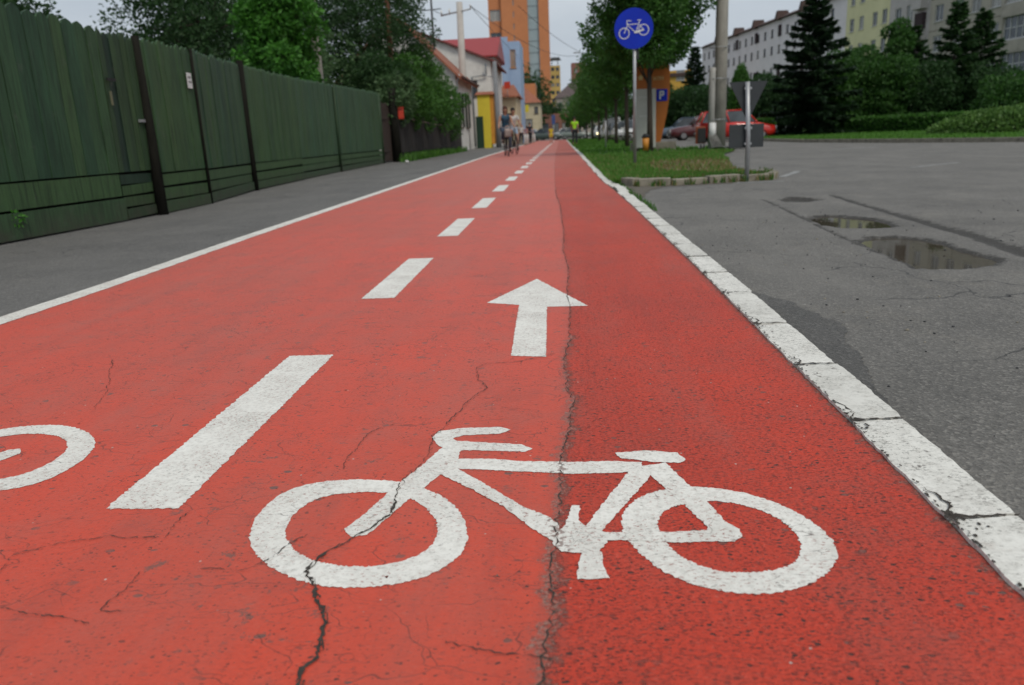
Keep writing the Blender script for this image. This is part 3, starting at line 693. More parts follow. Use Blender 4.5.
def conifer(name, label, loc, H, rad, mat, n=9000, seed=1, ch=.15, group=None, leaf=.16, column=False):
    rn = random.Random(seed); t = thing(name, label, 'tree', loc, 0, group)
    MB().tube([(0, 0, -.1), (0, 0, H*.5), (0, 0, H*.98)], [.035*H*.5, .02*H*.5, .01], 8).build('trunk', BARK, t)
    mb = MB(); nb = int(26*H/2)
    tw = MB()
    for i in range(nb):
        u = (i+rn.random())/nb; z = ch+(H-ch)*u; L = rad*((1-u)**.85)*rn.uniform(.70, 1.12)+.08
        a = i*2.4+rn.uniform(-.5, .5); dx, dy = math.cos(a), math.sin(a); dr = -.28*(1-u)+.25*u
        if rn.random() < .07: L *= 1.15
        m = max(6, int(n/nb*(L/rad+.25)))
        for _ in range(m):
            s = rn.random()**.7*L; sp = (.10+.20*(L-s))*rn.uniform(-1, 1)
            zz = z+dr*s+.18*s*s/max(L, .3)*.6-rn.random()**2*.22*(1-u)
            p = Vector((dx*s-dy*sp, dy*s+dx*sp, zz))
            ax = Vector((dx*.7-dy*rn.uniform(-.9, .9), dy*.7+dx*rn.uniform(-.9, .9), rn.uniform(-.6, .25))).normalized()
            sd = ax.cross(Vector((rn.gauss(0, .5), rn.gauss(0, .5), 1))).normalized(); l = leaf*rn.uniform(.6, 1.3); w = l*.2
            mb.face([p, p+ax*l*.5+sd*w, p+ax*l, p+ax*l*.5-sd*w])
    mb.build('crown', mat, t); return t
def hedge(name, label, loc, dims, mat, n=5000, leaf=.07, rz=0, dome=False, seed=1, core=LF_DARK, cat='hedge', group=None):
    rn = random.Random(seed); t = thing(name, label, cat, loc, rz, group); x, y, z = dims
    c = MB(); 
    if dome: c.ball((0, 0, 0), (x*.46, y*.46, z*.9), 20, 12, 0, .03, rn)
    else: c.box((0, 0, z*.46), (x*.96, y*.9, z*.92))
    c.build('dark_core', M('hedge_core', (.012, .022, .009), None, 12, .95, .6), t)  # solid dark core added so daylight does not show through the leaves
    mb = MB()
    for _ in range(n):
        if dome:
            d = Vector((rn.gauss(0, 1), rn.gauss(0, 1), abs(rn.gauss(0, 1)))).normalized(); r = rn.uniform(.88, 1.03)*(1+.06*mn.noise(d*3))
            p = Vector((d.x*x*.5*r, d.y*y*.5*r, d.z*z*r)); nn = d
        else:
            f = rn.choice('ffttse'); 
            if f == 'f': p = Vector((rn.uniform(-x/2, x/2), -y/2, rn.uniform(0, z))); nn = Vector((0, -1, 0))
            elif f == 't': p = Vector((rn.uniform(-x/2, x/2), rn.uniform(-y/2, y/2), z)); nn = Vector((0, 0, 1))
            else: p = Vector((rn.choice((-1, 1))*x/2, rn.uniform(-y/2, y/2), rn.uniform(0, z))); nn = Vector((1 if p.x > 0 else -1, 0, 0))
            p += nn*(.05*mn.noise(p*2.5)-.02+rn.uniform(-.05, .02))
        ax = (nn*.8+Vector((rn.gauss(0, .7), rn.gauss(0, .7), rn.gauss(0, .7)+.3))).normalized(); sd = ax.cross(Vector((rn.gauss(0, 1), rn.gauss(0, 1), rn.gauss(0, 1)))).normalized()
        L = leaf*rn.uniform(.6, 1.4); mb.face([p, p+ax*L*.5+sd*L*.35, p+ax*L, p+ax*L*.5-sd*L*.35])
    mb.build('leaves', mat, t); return t

# behind the green fence
tree('garden_tree', 'dark feathery tree spreading behind the near part of the green fence', (-10.9, 24.0, 0), 6.2, 2.9, 2.6, LF_DARK, 12000, .13, .10, 11, 30, wiry=.4, sub=(.2, .36))
tree('garden_tree', 'dark tree whose low twigs hang over the far left end of the fence', (-14.2, 19.5, 0), 5.6, 3.6, 1.5, LF_DARK, 4000, .13, .1, 12, 18, wiry=.35)
tree('garden_bush_tree', 'bright green leafy tree behind the fence, in front of a concrete post', (-7.08, 20.3, 0), 4.9, 1.9, 1.2, LF_BRIGHT, 13000, .12, .06, 13, 40, wiry=.6, sub=(.14, .34))
tree('garden_tree', 'tall dark tree with a reddish trunk behind the shrubs', (-8.1, 33, 0), 8.2, 2.0, 2.9, LF_DARK, 42000, .105, .10, 14, 46, wiry=.2, sub=(.22, .36))
tree('garden_tree', 'grey green tree between the concrete post and the shrubs', (-9.8, 29, 0), 5.2, 1.6, 2.1, LF_GREY, 10000, .12, .08, 15, 22, wiry=.2)
tree('garden_tree', 'dark tree behind the bright green tree', (-13.2, 31, 0), 6.6, 2.4, 2.4, LF_DARK, 7000, .16, .08, 16, 20, wiry=.2)
tk = thing('bare_trunk', 'straight reddish brown trunk rising above the shrubs', 'tree', (-6.75, 32, 0)); MB().tube([(0, 0, 0), (.03, 0, 3), (.06, 0, 7)], [.13, .11, .09], 9).build('trunk', REDBARK, tk)
for i, (x, y, h, r_, ch, m_, lb) in enumerate([(-6.5, 28.8, 3.2, .95, 1.3, LF_GREY, 'pale leaved shrub over the end of the green fence'), (-6.45, 31.2, 3.9, 1.15, 1.2, LF_MID, 'tall green shrub over the dark fence, behind the red mailbox'),
        (-6.5, 34, 4.5, 1.35, 1.2, LF_MID, 'tallest green shrub over the dark fence'), (-6.5, 37.5, 4.2, 1.35, 1.2, LF_MID, 'green shrub over the middle of the dark fence'),
        (-6.5, 41, 3.5, 1.1, 1.0, LF_MID, 'green shrub over the far end of the dark fence, by the white house'), (-7.2, 29.5, 4.0, 1.2, 1.2, LF_DARK, 'dark shrub behind the pale leaved one')]):
    tree('garden_shrub', lb, (x+.25, y, 0), h, ch*.9, r_*1.05, m_, 9500, .11, .05, 30+i, 20, 'shrubs hanging over the dark fence', cat='shrub', wiry=.25)

# row of street trees on the verge
row = [(2.74, 25.4, 7.2, 2.25, 1.78, 36000, 'tall street tree in front of the orange parking totem'), (2.7, 34, 5.5, 2.3, 1.4, 11000, 'second street tree of the verge row'), (2.85, 43, 5.2, 2.1, 1.75, 8000, 'third street tree of the verge row'),
       (2.8, 52, 5.3, 2.0, 1.8, 6500, 'fourth street tree of the verge row'), (2.8, 62, 5.2, 2.0, 1.9, 5200, 'fifth street tree of the verge row'), (2.75, 74, 5.2, 1.9, 2.0, 4500, 'sixth street tree of the verge row'), (2.6, 88, 5.2, 1.8, 2.1, 4000, 'last street tree of the verge row')]
for i, (x, y, h, ch, r_, n, lb) in enumerate(row):
    tree('street_tree', lb, (x, y, .05), h, ch, r_, LF_MID if i % 2 else LF_STREET, int(n*1.2), .105+.012*i, .085, 50+i, 34 if i == 0 else 24, 'street trees in a row along the red lane', wiry=.15)
for x, y, z, r_, lb in [(-4.6, 140, 11, 3, 'dark green tree beside the orange tower'), (-6.2, 150, 14, 3.2, 'taller dark tree at the foot of the orange tower'), (-2.6, 160, 7, 2.5, 'low dark tree at the far end of the street'), (2.5, 118, 5, 2.6, 'round green tree where the street ends'), (5.5, 112, 6.5, 2.8, 'green tree behind the row of parked cars')]:
    tree('distant_tree', lb, (x, y, 0), z, 1.6, r_, LF_DARK if x < 0 else LF_MID, 2600, .42, .18, int(y), 16, 'trees at the far end of the street')

# park trees
conifer('spruce', 'big dark spruce across the side street, its tip reaching the sky', (12.5, 41.5, .1), 6.8, 2.9, LF_SPRUCE, 60000, 5, .05, 'conifers in the park', .24)
conifer('spruce', 'slim dark conifer left of the concrete pole', (11.6, 72, .1), 7.4, 1.6, LF_SPRUCE, 15000, 6, 1.2, 'conifers in the park', .3)
conifer('spruce', 'young bright green conifer leaning against the big one on its right side', (14.0, 42.3, .1), 3.6, 1.1, LF_MID, 9000, 8, .1, 'conifers in the park', .2)
hedge('clipped_tree', 'tall clipped green column behind the triangular sign', (13.0, 60, .1), (1.7, 1.7, 4.8), LF_MID, 7000, .14, 0, True, 61, cat='tree')
for i, (x, y, h, ch, r_, m_, lb) in enumerate([(13.4, 53, 3.7, .3, 1.3, LF_DARK, 'round dark bush between the clipped column and the spruce'), (16.4, 46, 4.7, .3, 1.25, LF_MID, 'mid green tree just right of the spruce'), (18.35, 46, 6.3, .3, .95, LF_MID, 'tallest green tree in front of the yellow block'),
        (17.4, 44.5, 4.2, .2, 1.3, LF_MID, 'low green tree in front of the tallest green tree'),
        (19.6, 44.5, 3.6, .1, 1.3, LF_DARK, 'low dark tree between the tallest green tree and the left peak'), (20.0, 37, 2.25, .1, 1.3, LF_MID, 'green bush at the right edge of the picture'), (15.0, 44.5, 4.4, .2, 1.3, LF_MID, 'narrow green tree touching the right side of the spruce'), (22.3, 44, 3.2, .1, 1.5, LF_DARK, 'low dark bush under the right peak')]):
    tree('park_tree', lb, (x, y, .1), h, ch, r_, LF_PARK if m_ is LF_MID else m_, 11000, .15, .12, 70+i, 26, 'trees in the park before the apartment blocks', wiry=.3, sub=(.3, .5))
for k, (x, y, h, r_, lb) in enumerate([(20.9, 45, 6.4, 2.1, 'dark pointed tree, left peak before the grey block'), (22.5, 45.5, 6.0, 2.1, 'dark pointed tree, right peak before the grey block'), (20.0, 48, 5.6, 2.0, 'dark pointed tree between the tallest green tree and the two peaks')]):
    conifer('park_tree', lb, (x, y, .1), h, r_, LF_DARK, 24000, 20+k, .1, 'trees in the park before the apartment blocks', .26)
bx = [(8.2, 66), (10.6, 64), (13.0, 66), (15.2, 62), (10, 78), (6.8, 84), (17.5, 60), (12.0, 82)]
for i, (x, y) in enumerate(bx):
    tree('park_bush', ['dark bush behind the parked red and maroon cars', 'dark bush just behind the maroon car', 'dark bush under the clipped column', 'dark bush left of the spruce', 'bush far behind the maroon car', 'bush behind the blue car and the totem', 'dark bush behind the spruce', 'far dark bush before the white block'][i],
         (x, y, .1), 4.3-(i % 3)*.3, .1, 2.0, LF_DARK, 7000, .22, .1, 90+i, 16, 'dark bushes behind the parked cars', cat='bush')
hedge('hedge', 'long clipped dark hedge in front of the park trees', (15.9, 39.8, .08), (9.6, 1.2, .72), LF_MID, 9000, .13, R(-62), seed=3)
hedge('hedge', 'short clipped hedge left of the spruce foot', (11.6, 52, .08), (3.6, 1.2, .95), LF_MID, 2500, .14, R(-10), seed=4)
hedge('spreading_shrub', 'low rounded mound of spreading green shrub at the right edge', (16.3, 28.6, .08), (6.6, 5.2, .82), leaf_mat('leaf_juniper', (.04, .10, .02), (.12, .22, .05), (.07, .15, .03)), 16000, .13, 0, True, 5, cat='shrub')
pw = thing('fence_plant', 'small bright weed growing on the bottom board of the green fence', 'plant', (-4.80, 6.50, .17))
crown_mesh([(0, 0, .02, .07, .06, .06)], 70, .035, random.Random(5)).build('leaves', LF_BRIGHT, pw)

# ------------------------------------------------------------ green fence
GREEN = []
for i, (a, b_) in enumerate([((0.0305, 0.0812, 0.0406), (0.0159, 0.0435, 0.0247)), ((0.0435, 0.1044, 0.0377), (0.0217, 0.0551, 0.0247)), ((0.0493, 0.116, 0.0609), (0.029, 0.0696, 0.0391)), ((.016, .036, .026), (.010, .022, .017))]):
    m, nt, bs_ = nodes('green_paint'); q = N(nt); geo = q.n('ShaderNodeNewGeometry')
    c = q.mix(q.rng(q.noise(2.2, 5, .65, q.coord((1.5, 1.5, .5))), .35, .68), a, b_)
    c = q.mix(q.mul(geo.outputs['Random Per Island'], .75), c, (.055, .105, .035))
    c = q.mix(q.rng(q.noise(16, 5, .75, q.coord((3, 3, .12))), .46, .66, 0, .75), c, (.006, .012, .008))
    c = q.mix(q.rng(q.noise(22, 5, .7, q.coord((3, 3, .10))), .56, .75, 0, .45), c, (.055, .085, .05))
    c = q.mix(q.rng(q.noise(6, 6, .75, q.coord((1, 1, .6))), .60, .72, 0, .6), c, (.085, .095, .075))
    pz = q.n('ShaderNodeSeparateXYZ'); q.put(pz.inputs[0], q.coord())
    c = q.mix(q.mul(q.rng(pz.outputs[2], .30, .0), q.rng(q.noise(5, 5, .7), .35, .65, .2, .9)), c, (.050, .046, .034))
    q.put(bs_.inputs['Base Color'], c); bs_.inputs['Roughness'].default_value = .6; bs_.inputs['Specular IOR Level'].default_value = .3
    q.bump(q.noise(40, 4, .7, q.coord((3, 3, .2))), .4, .006, bs_); GREEN.append(m)
FP = [(2.2, -5.0), (6.39, -4.86), (8.0, -4.76), (8.85, -4.74), (10.3, -4.82), (13.1, -5.30), (17.0, -5.62), (21, -5.9), (26.9, -6.17)]
fence = thing('green_fence', 'tall green painted plank fence with scalloped tops along the footway', 'fence', (0, 0, 0))
def panel(y0, y1, top0, top1, bh, mat, plank, boards, seed, out=0):
    rn = random.Random(seed); x0, x1 = lerp_line(FP, y0), lerp_line(FP, y1); L = math.hypot(x1-x0, y1-y0); ux, uy = (x1-x0)/L, (y1-y0)/L; nx_, ny_ = uy, -ux
    mb = MB(); s = 0.01
    while s < L-.03:
        w = min(plank*rn.uniform(.85, 1.15), L-s-.005); t = s/L; zt = top0+(top1-top0)*t+rn.uniform(-.022, .018); off = out+rn.uniform(0, .012)
        P = lambda a, z, d: (x0+ux*a+nx_*(d+off), y0+uy*a+ny_*(d+off), z)
        a, b_ = s+.004, s+w-.004; m_ = (a+b_)/2; lean = rn.uniform(-.006, .006)
        prof = [(a, zt-.05), (a+(b_-a)*.16, zt-.018), (m_, zt+.006), (b_-(b_-a)*.16, zt-.018), (b_, zt-.05)]
        for d, rev in ((.022, False), (0, True)):
            f = [P(a, bh+.01, d), P(b_, bh+.01, d)]+[P(q_+lean, z, d) for q_, z in prof[::-1]]
            mb.face(f if not rev else f[::-1])
        ed = [(a, bh+.01)]+[(q_+lean, z) for q_, z in prof]+[(b_, bh+.01)]
        for (a1, z1), (a2, z2) in zip(ed, ed[1:]): mb.face([P(a1, z1, 0), P(a1, z1, .022), P(a2, z2, .022), P(a2, z2, 0)])
        s += w
    o = mb.build('plank_panel', mat, fence)
    bb = MB(); hh = bh/boards
    for k in range(boards):
        z0 = k*hh+.012+rn.uniform(-.006, .006); dz = hh-.022; tilt = rn.uniform(-.012, .012)
        d = out+.016+rn.uniform(0, .012)+(.02 if k == 0 else 0)
        P = lambda a, z, dd: (x0+ux*a+nx_*dd, y0+uy*a+ny_*dd, z)
        q8 = [P(.01, z0, d), P(L-.01, z0+tilt, d), P(L-.01, z0+dz+tilt, d), P(.01, z0+dz, d), P(.01, z0, d-.025), P(L-.01, z0+tilt, d-.025), P(L-.01, z0+dz+tilt, d-.025), P(.01, z0+dz, d-.025)]
        for f in ((0, 1, 2, 3), (7, 6, 5, 4), (3, 2, 6, 7), (4, 5, 1, 0), (1, 5, 6, 2), (4, 0, 3, 7)): bb.face([q8[i] for i in f])
    bb.build('base_board', mat, fence)
    bk = MB(); P = lambda a, z, dd: (x0+ux*a+nx_*dd, y0+uy*a+ny_*dd, z)
    for z in (bh+.25, (bh+top0)/2, min(top0, top1)-.25): 
        bk.box(tuple((Vector(P(L/2, z, out-.03)))), (L, .04, .08), math.atan2(uy, ux))
    bk.build('rail', GREEN[3], fence)
panel(2.2, 5.2, 2.08, 2.06, .52, GREEN[0], .17, 3, 1)
panel(5.2, 8.12, 2.06, 1.97, .50, GREEN[0], .165, 2, 2)
panel(8.15, 8.82, 1.95, 1.95, .50, GREEN[3], .10, 4, 3, -.02)
panel(8.88, 10.3, 1.96, 1.98, .46, GREEN[1], .125, 3, 4)
panel(10.36, 13.0, 1.98, 2.03, .45, GREEN[0], .12, 3, 5)
panel(13.2, 16.6, 2.04, 2.08, .45, GREEN[1], .12, 3, 6)
panel(16.62, 20.42, 2.09, 2.18, .44, GREEN[2], .12, 3, 7, -.03)
panel(20.44, 26.6, 2.18, 2.30, .44, GREEN[2], .13, 3, 8)
bkm = MB()
for (y0, x0), (y1, x1) in zip(FP, FP[1:]):
    if y1 > 26.6: y1 = 26.55; x1 = lerp_line(FP, y1)
    zt0, zt1 = 1.80+max(0, y0-9)*.018, 1.80+max(0, y1-9)*.018
    bkm.face([(x0-.10, y0, -.1), (x1-.10, y1, -.1), (x1-.10, y1, zt1), (x0-.10, y0, zt0)]); bkm.face([(x0-.11, y0, -.1), (x0-.11, y0, zt0), (x1-.11, y1, zt1), (x1-.11, y1, -.1)])
bkm.build('gap_blocker', M('gap_black', (.012, .014, .010), None, 6, .9, .3), fence)  # unseen black sheet added so no daylight shows between the planks
def fpost(y, h, r_, mat, out=.03, lean=0, name='post'):
    x = lerp_line(FP, y)+out; MB().tube([(x, y, -.1), (x+lean*.5, y-.01, h*.5), (x+lean, y, h)], [r_, r_*.95, r_*.9], 8).build(name, mat, fence)
BLACKWOOD = M('tarred_wood', (.010, .010, .008), (.02, .019, .015), 8, .95, .5, spec=.1, stretch=(2, 2, .4))
MB().tube([(lerp_line(FP, 8.85)+.05, 8.80, -.1), (lerp_line(FP, 8.85)+.04, 8.84, .9), (lerp_line(FP, 8.85)+.02, 8.86, 1.96)], [.072, .055, .042], 8).build('post', BLACKWOOD, fence); fpost(10.33, 1.98, .02, BLACKWOOD, .04); fpost(13.1, 2.10, .062, BLACKWOOD, .03); fpost(20.45, 2.2, .03, GREEN[3], .02); fpost(5.2, 1.9, .03, GREEN[3], -.03); fpost(16.65, 2.1, .03, GREEN[3], -.03); fpost(26.7, 2.28, .05, GREEN[3])
MB().box((lerp_line(FP, 8.7)+.03, 8.72, 1.05), (.03, .10, .03)).build('latch', GALV, fence)
MB().box((lerp_line(FP, 8.2)+.04, 8.24, 1.46), (.012, .16, .03)).build('letter_slot', BLACK, fence)
MB().box((lerp_line(FP, 8.17)+.04, 8.19, 1.27), (.01, .03, .14)).build('nameplate', M('old_tin', (.17, .17, .10), None, 9, .6), fence)
nt_ = thing('notice', 'small white notice with two lines of print on the green fence', 'notice', (lerp_line(FP, 10.15)+.055, 10.12, 1.57), math.atan2(13.1-10.3, -5.30+4.82))
nt_.rotation_euler.z = R(95); nt_.scale = (.9, 1, .78)
MB().box((0, 0, 0), (.16, .008, .24)).build('sheet', WHITE, nt_)
ink = MB()
for z, xs in ((.05, (-.05, -.03, -.012, .008, .028, .046)), (-.02, (-.04, -.018, .004, .026, .044))):
    for x in xs:
        ink.box((x, -.0055, z), (.005, .002, .032)); ink.box((x+.007, -.0055, z+(.01 if (x*1000) % 3 < 1 else -.008)), (.010, .002, .005))
ink.build('print', BLACK, nt_)

# brown gate, tarred post, dark fence
gt = thing('wooden_gate', 'narrow brown plank gate between the green fence and the dark post', 'gate', (-6.16, 27.35, 0))
BROWN = M('brown_planks', (.055, .035, .028), (.03, .022, .018), 5, .8, .4, stretch=(3, 3, .4))
mb = MB()
for k in range(8): mb.box((0.01*k, -.45+.17*k, 1.02+.02*math.sin(k*2)), (.03, .155, 1.95))
mb.build('planks', BROWN, gt); MB().box((.045, 0, 1.5), (.03, 1.0, .08)).box((.045, 0, .4), (.03, 1.0, .08)).build('crossbar', BROWN, gt)
pp_ = thing('wooden_post', 'thick black tarred post at the corner of the dark fence', 'post', (-5.93, 28.0, 0)); MB().tube([(0, 0, -.1), (0, 0, 1.5), (-.02, 0, 2.5)], [.17, .155, .14], 10).build('post', BLACKWOOD, pp_)
ml = thing('mailbox', 'small bright red mailbox hanging on the dark post', 'mailbox', (-5.70, 28.1, 1.45), R(8))
RED = M('red_enamel', (.52, .045, .018), (.42, .035, .015), 6, .45, .05)
MB().box((0, 0, .2), (.2, .12, .38)).build('box', RED, ml, bevel=.02); MB().box((0, -.065, .33), (.12, .01, .02)).build('slot', BLACK, ml); MB().box((0, 0, .405), (.23, .16, .025)).build('lid', RED, ml)
MB().tube([(0, .05, 0), (.02, .0, -.25), (.08, .02, -.33), (.13, .05, -.2), (.12, .05, 0)], .008, 5).build('strap', DARKMET, ml)
df = thing('dark_fence', 'low dark plank fence under the shrubs, between the black post and the white house', 'fence', (0, 0, 0))
DK = M('dark_planks', (.030, .024, .021), (.018, .015, .014), 4, .85, .4, stretch=(3, 3, .4)); mb = MB(); s = 28.2; rn = random.Random(4)
while s < 45.2:
    x = -5.86+(s-28)*.004; mb.box((x+rn.uniform(-.006, .006), s, .86+rn.uniform(-.02, .02)), (.025, .135, 1.68)); s += .145
mb.build('planks', DK, df); MB().box((-5.80, 36.7, 1.52), (.03, 17, .07)).box((-5.80, 36.7, .35), (.03, 17, .07)).build('rail', DK, df)
for y in (33.5, 39, 44.6): MB().box((-5.9, y, .95), (.1, .1, 1.95)).build('post', DK, df)
MB().tube([(-5.72, 28.6, 1.52), (-5.74, 36, 1.36), (-5.7, 44, 1.42)], .014, 5).build('cable', M('pink_cable', (.25, .17, .16), None, 9, .7), df)

# ------------------------------------------------------------ buildings
_wc = {}
FRW = M('white_window_frame', (.62, .62, .60), None, 9, .5, .05); FRD = M('dark_window_frame', (.10, .075, .06), None, 9, .6, .1)
def window(parent, o, ang, w, h, frame=FRW, mull=1, trans=0, glass=GLASS):
    key = (round(w, 2), round(h, 2), frame.name, mull, trans, glass.name)
    if key not in _wc:
        mb = MB(); t = .07
        mb.box((0, 0, t/2), (w, .08, t)).box((0, 0, h-t/2), (w, .08, t)).box((-w/2+t/2, 0, h/2), (t, .08, h-2*t)).box((w/2-t/2, 0, h/2), (t, .08, h-2*t))
        for k in range(mull): mb.box((-w/2+w*(k+1)/(mull+1), 0, h/2), (t*.9, .07, h-2*t))
        for k in range(trans): mb.box((0, -.004, h*(k+1)/(trans+1)), (w-2*t, .07, t*.8))
        mb.box((0, -.10, -.03), (w+.16, .22, .05))
        a = mb.build('window', frame, parent); gl = MB(); gl.box((0, .015, h/2), (w-.1, .02, h-.1)); b_ = gl.build('pane', glass, a)
        _wc[key] = (a.data, b_.data)
    else:
        md, gd = _wc[key]; a = bpy.data.objects.new('window', md); COL.objects.link(a); a.parent = parent
        b_ = bpy.data.objects.new('pane', gd); COL.objects.link(b_); b_.parent = a
    a.location = o; a.rotation_euler.z = ang; return a
def facade(mb, o, ang, w, h, wins, mi=0, dep=.16, z0=0):
    """wall of width w from o along direction ang, facing the right-hand side, with real openings"""
    ux, uy = math.cos(ang), math.sin(ang); nx_, ny_ = uy, -ux
    P = lambda a, z, d=0: (o[0]+ux*a+nx_*d, o[1]+uy*a+ny_*d, o[2]+z)
    xs = sorted({0, w, *[x-ww/2 for x, z, ww, hh in wins], *[x+ww/2 for x, z, ww, hh in wins]}); zs = sorted({z0, h, *[z for x, z, ww, hh in wins], *[z+hh for x, z, ww, hh in wins]})
    for a, b_ in zip(xs, xs[1:]):
        for c, d in zip(zs, zs[1:]):
            if b_-a < 1e-5 or d-c < 1e-5: continue
            m_, k = (a+b_)/2, (c+d)/2
            if any(abs(m_-x) < ww/2 and z < k < z+hh for x, z, ww, hh in wins): continue
            mb.face([P(a, c), P(b_, c), P(b_, d), P(a, d)], mi)
    for x, z, ww, hh in wins:
        a, b_ = x-ww/2, x+ww/2
        mb.face([P(a, z), P(a, z, -dep), P(a, z+hh, -dep), P(a, z+hh)], mi); mb.face([P(b_, z, -dep), P(b_, z), P(b_, z+hh), P(b_, z+hh, -dep)], mi)
        mb.face([P(a, z+hh), P(a, z+hh, -dep), P(b_, z+hh, -dep), P(b_, z+hh)], mi); mb.face([P(a, z, -dep), P(a, z), P(b_, z), P(b_, z, -dep)], mi)
def winset(parent, o, ang, wins, dep=.12, **k):
    ux, uy = math.cos(ang), math.sin(ang); nx_, ny_ = uy, -ux
    for x, z, ww, hh in wins:
        window(parent, (o[0]+ux*x-nx_*dep, o[1]+uy*x-ny_*dep, o[2]+z), ang, ww, hh, **k)
def back(mb, w, d, h, mi=0, left=True, right=True):
    if left: mb.face([(0, d, 0), (0, 0, 0), (0, 0, h), (0, d, h)], mi)
    if right: mb.face([(w, 0, 0), (w, d, 0), (w, d, h), (w, 0, h)], mi)
    mb.face([(w, d, 0), (0, d, 0), (0, d, h), (w, d, h)], mi)
    mb.face([(0, 0, h), (w, 0, h), (w, d, h), (0, d, h)], mi)
W_GREY = M('grey_render', (.46, .42, .35), (.37, .34, .285), .6, .9, .2, fine=9, dirt=.35); W_PINK = M('greyish_render', (.52, .48, .46), (.43, .40, .38), .6, .9, .2, fine=9, dirt=.2)
W_YEL = M('yellow_render', (.74, .70, .42), (.65, .62, .36), .5, .9, .2, fine=9, dirt=.12); W_WHT = M('white_render', (.80, .75, .76), (.70, .66, .67), .5, .9, .2, fine=9, dirt=.12)
ROOFT = M('brown_roof', (.085, .05, .042), (.055, .036, .032), 3, .85, .4)
ANG = math.atan2(-.992, .126)
def fac_pt(Y): return (36-(Y-60)*.127, Y, 0)
def apart(name, label, Yfar, Ynear, H, wall, cols, rows, ww, wh, frame=FRW, extra=None, joint=True, mull=1):
    L = (Ynear-Yfar)/-.992; t = thing(name, label, 'apartment building', fac_pt(Yfar), ANG, 'apartment blocks along the park')
    wins = [(x, z, w_ if (w_ := ww) else 1, wh) for z in rows for x in cols if not (extra and any(abs(x-e[0]) < (e[2]+ww)/2+.1 and abs(z+wh/2-(e[1]+e[3]/2)) < (e[3]+wh)/2 for e in extra))]
    mb = MB(); ex = list(extra or []); facade(mb, (0, 0, 0), 0, L, H, wins+ex); back(mb, L, 11, H); mb.build('wall', wall, t)
    winset(t, (0, 0, 0), 0, wins, frame=frame, mull=mull); winset(t, (0, 0, 0), 0, ex, frame=frame, mull=4, trans=1)
    if joint:
        jb = MB(); z = 2.85
        while z < H-1: jb.box((L/2, -.004, z), (L-.02, .03, .045)); z += 2.7
        x = 3.4
        while x < L-1:
            for r0 in range(5): jb.box((x, -.0025, 2.85+2.7*r0-1.35), (.04, .02, 2.6))
            x += 3.4
        jb.build('panel_joint', M('joint_mortar', (.16, .14, .12), None, 5, .9), t)
    return t, L
# grey block: local x runs towards the viewer, 0 at Y=78
gb, L = apart('apartment_block', 'grey beige apartment block with glazed balconies at the right edge', 78, 52, 16.5, W_GREY, [1.4, 4.3, 6.6, 9.1, 15.4, 18.5, 21.8, 24.5], [1.0, 3.7, 6.4, 9.0, 11.7, 14.2], 1.25, 1.4,
              extra=[(12.1, 3.6+2.72*k, 3.6, 1.75) for k in range(4)])
for k in range(4):
    MB().box((12.1, -.10, 3.05+2.72*k), (3.8, .25, .95)).build('balcony', M('balcony_render', (.44, .40, .34), None, 2, .9, .3, dirt=.4), gb)
pb, L = apart('apartment_block', 'narrow pinkish grey block with one dark loggia column beside the grey block', 85, 78.02, 16.2, W_PINK, [1.6, 3.6], [1.6, 4.3, 7.0, 9.7, 12.4], 1.1, 1.4, joint=False)
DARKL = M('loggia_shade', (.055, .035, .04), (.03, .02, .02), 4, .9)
for k in range(5):
    MB().box((5.8, -.10, 3.9+2.7*k), (1.3, .5, 1.55)).build('loggia', DARKL, pb); MB().box((5.8, -.30, 2.75+2.7*k), (1.6, .8, .9)).build('balcony', W_PINK, pb)
apart('apartment_block', 'pale yellow apartment block between the white and the grey ones', 94, 85.02, 16.2, W_YEL, [1.3, 3.4, 6.2, 8.1], [2.0, 4.7, 7.4, 10.1, 12.8], 1.0, 1.35, frame=FRW, joint=False)
wb, L = apart('apartment_block', 'long white apartment block with brown roof turrets', 147, 94.02, 14.2, W_WHT, [1.5+2.55*i for i in range(20)], [1.6, 4.4, 7.2, 10.0, 12.2], .85, 1.05, frame=FRD, joint=False, mull=0)
MB().box((L/2, 4.5, 14.5), (L+.3, 10, .5), top=(.99, .8)).build('roof', ROOFT, wb)
for i, Yt in enumerate((105, 112.5, 121, 129, 138)):
    xx = (147-Yt)/.992
    MB().box((xx, .2, 14.7), (.9, 1.8, 1.15), top=(.5, .8)).build('roof_turret', ROOFT, wb)
    for z in (4.0, 6.8, 12.2): MB().box((xx+.1, -.02, z+.6), (.8, .3, 1.4)).build('loggia', DARKL, wb)
yb = thing('building', 'small orange yellow building glimpsed between the street tree and the pole', 'building', (15.3, 120, 0), R(-10))
mb = MB(); wn = [(2+2.4*i, 1.5+3*j, 1.2, 1.4) for i in range(1) for j in range(3)]; facade(mb, (0, 0, 0), 0, 3.6, 8.0, wn); back(mb, 3.6, 8, 8.0); mb.build('wall', M('orange_render', (.60, .36, .07), (.52, .3, .06), 1, .9, .2), yb); winset(yb, (0, 0, 0), 0, wn)
MB().box((1.8, 4, 8.3), (4.0, 8.6, .5)).build('roof', ROOFT, yb)

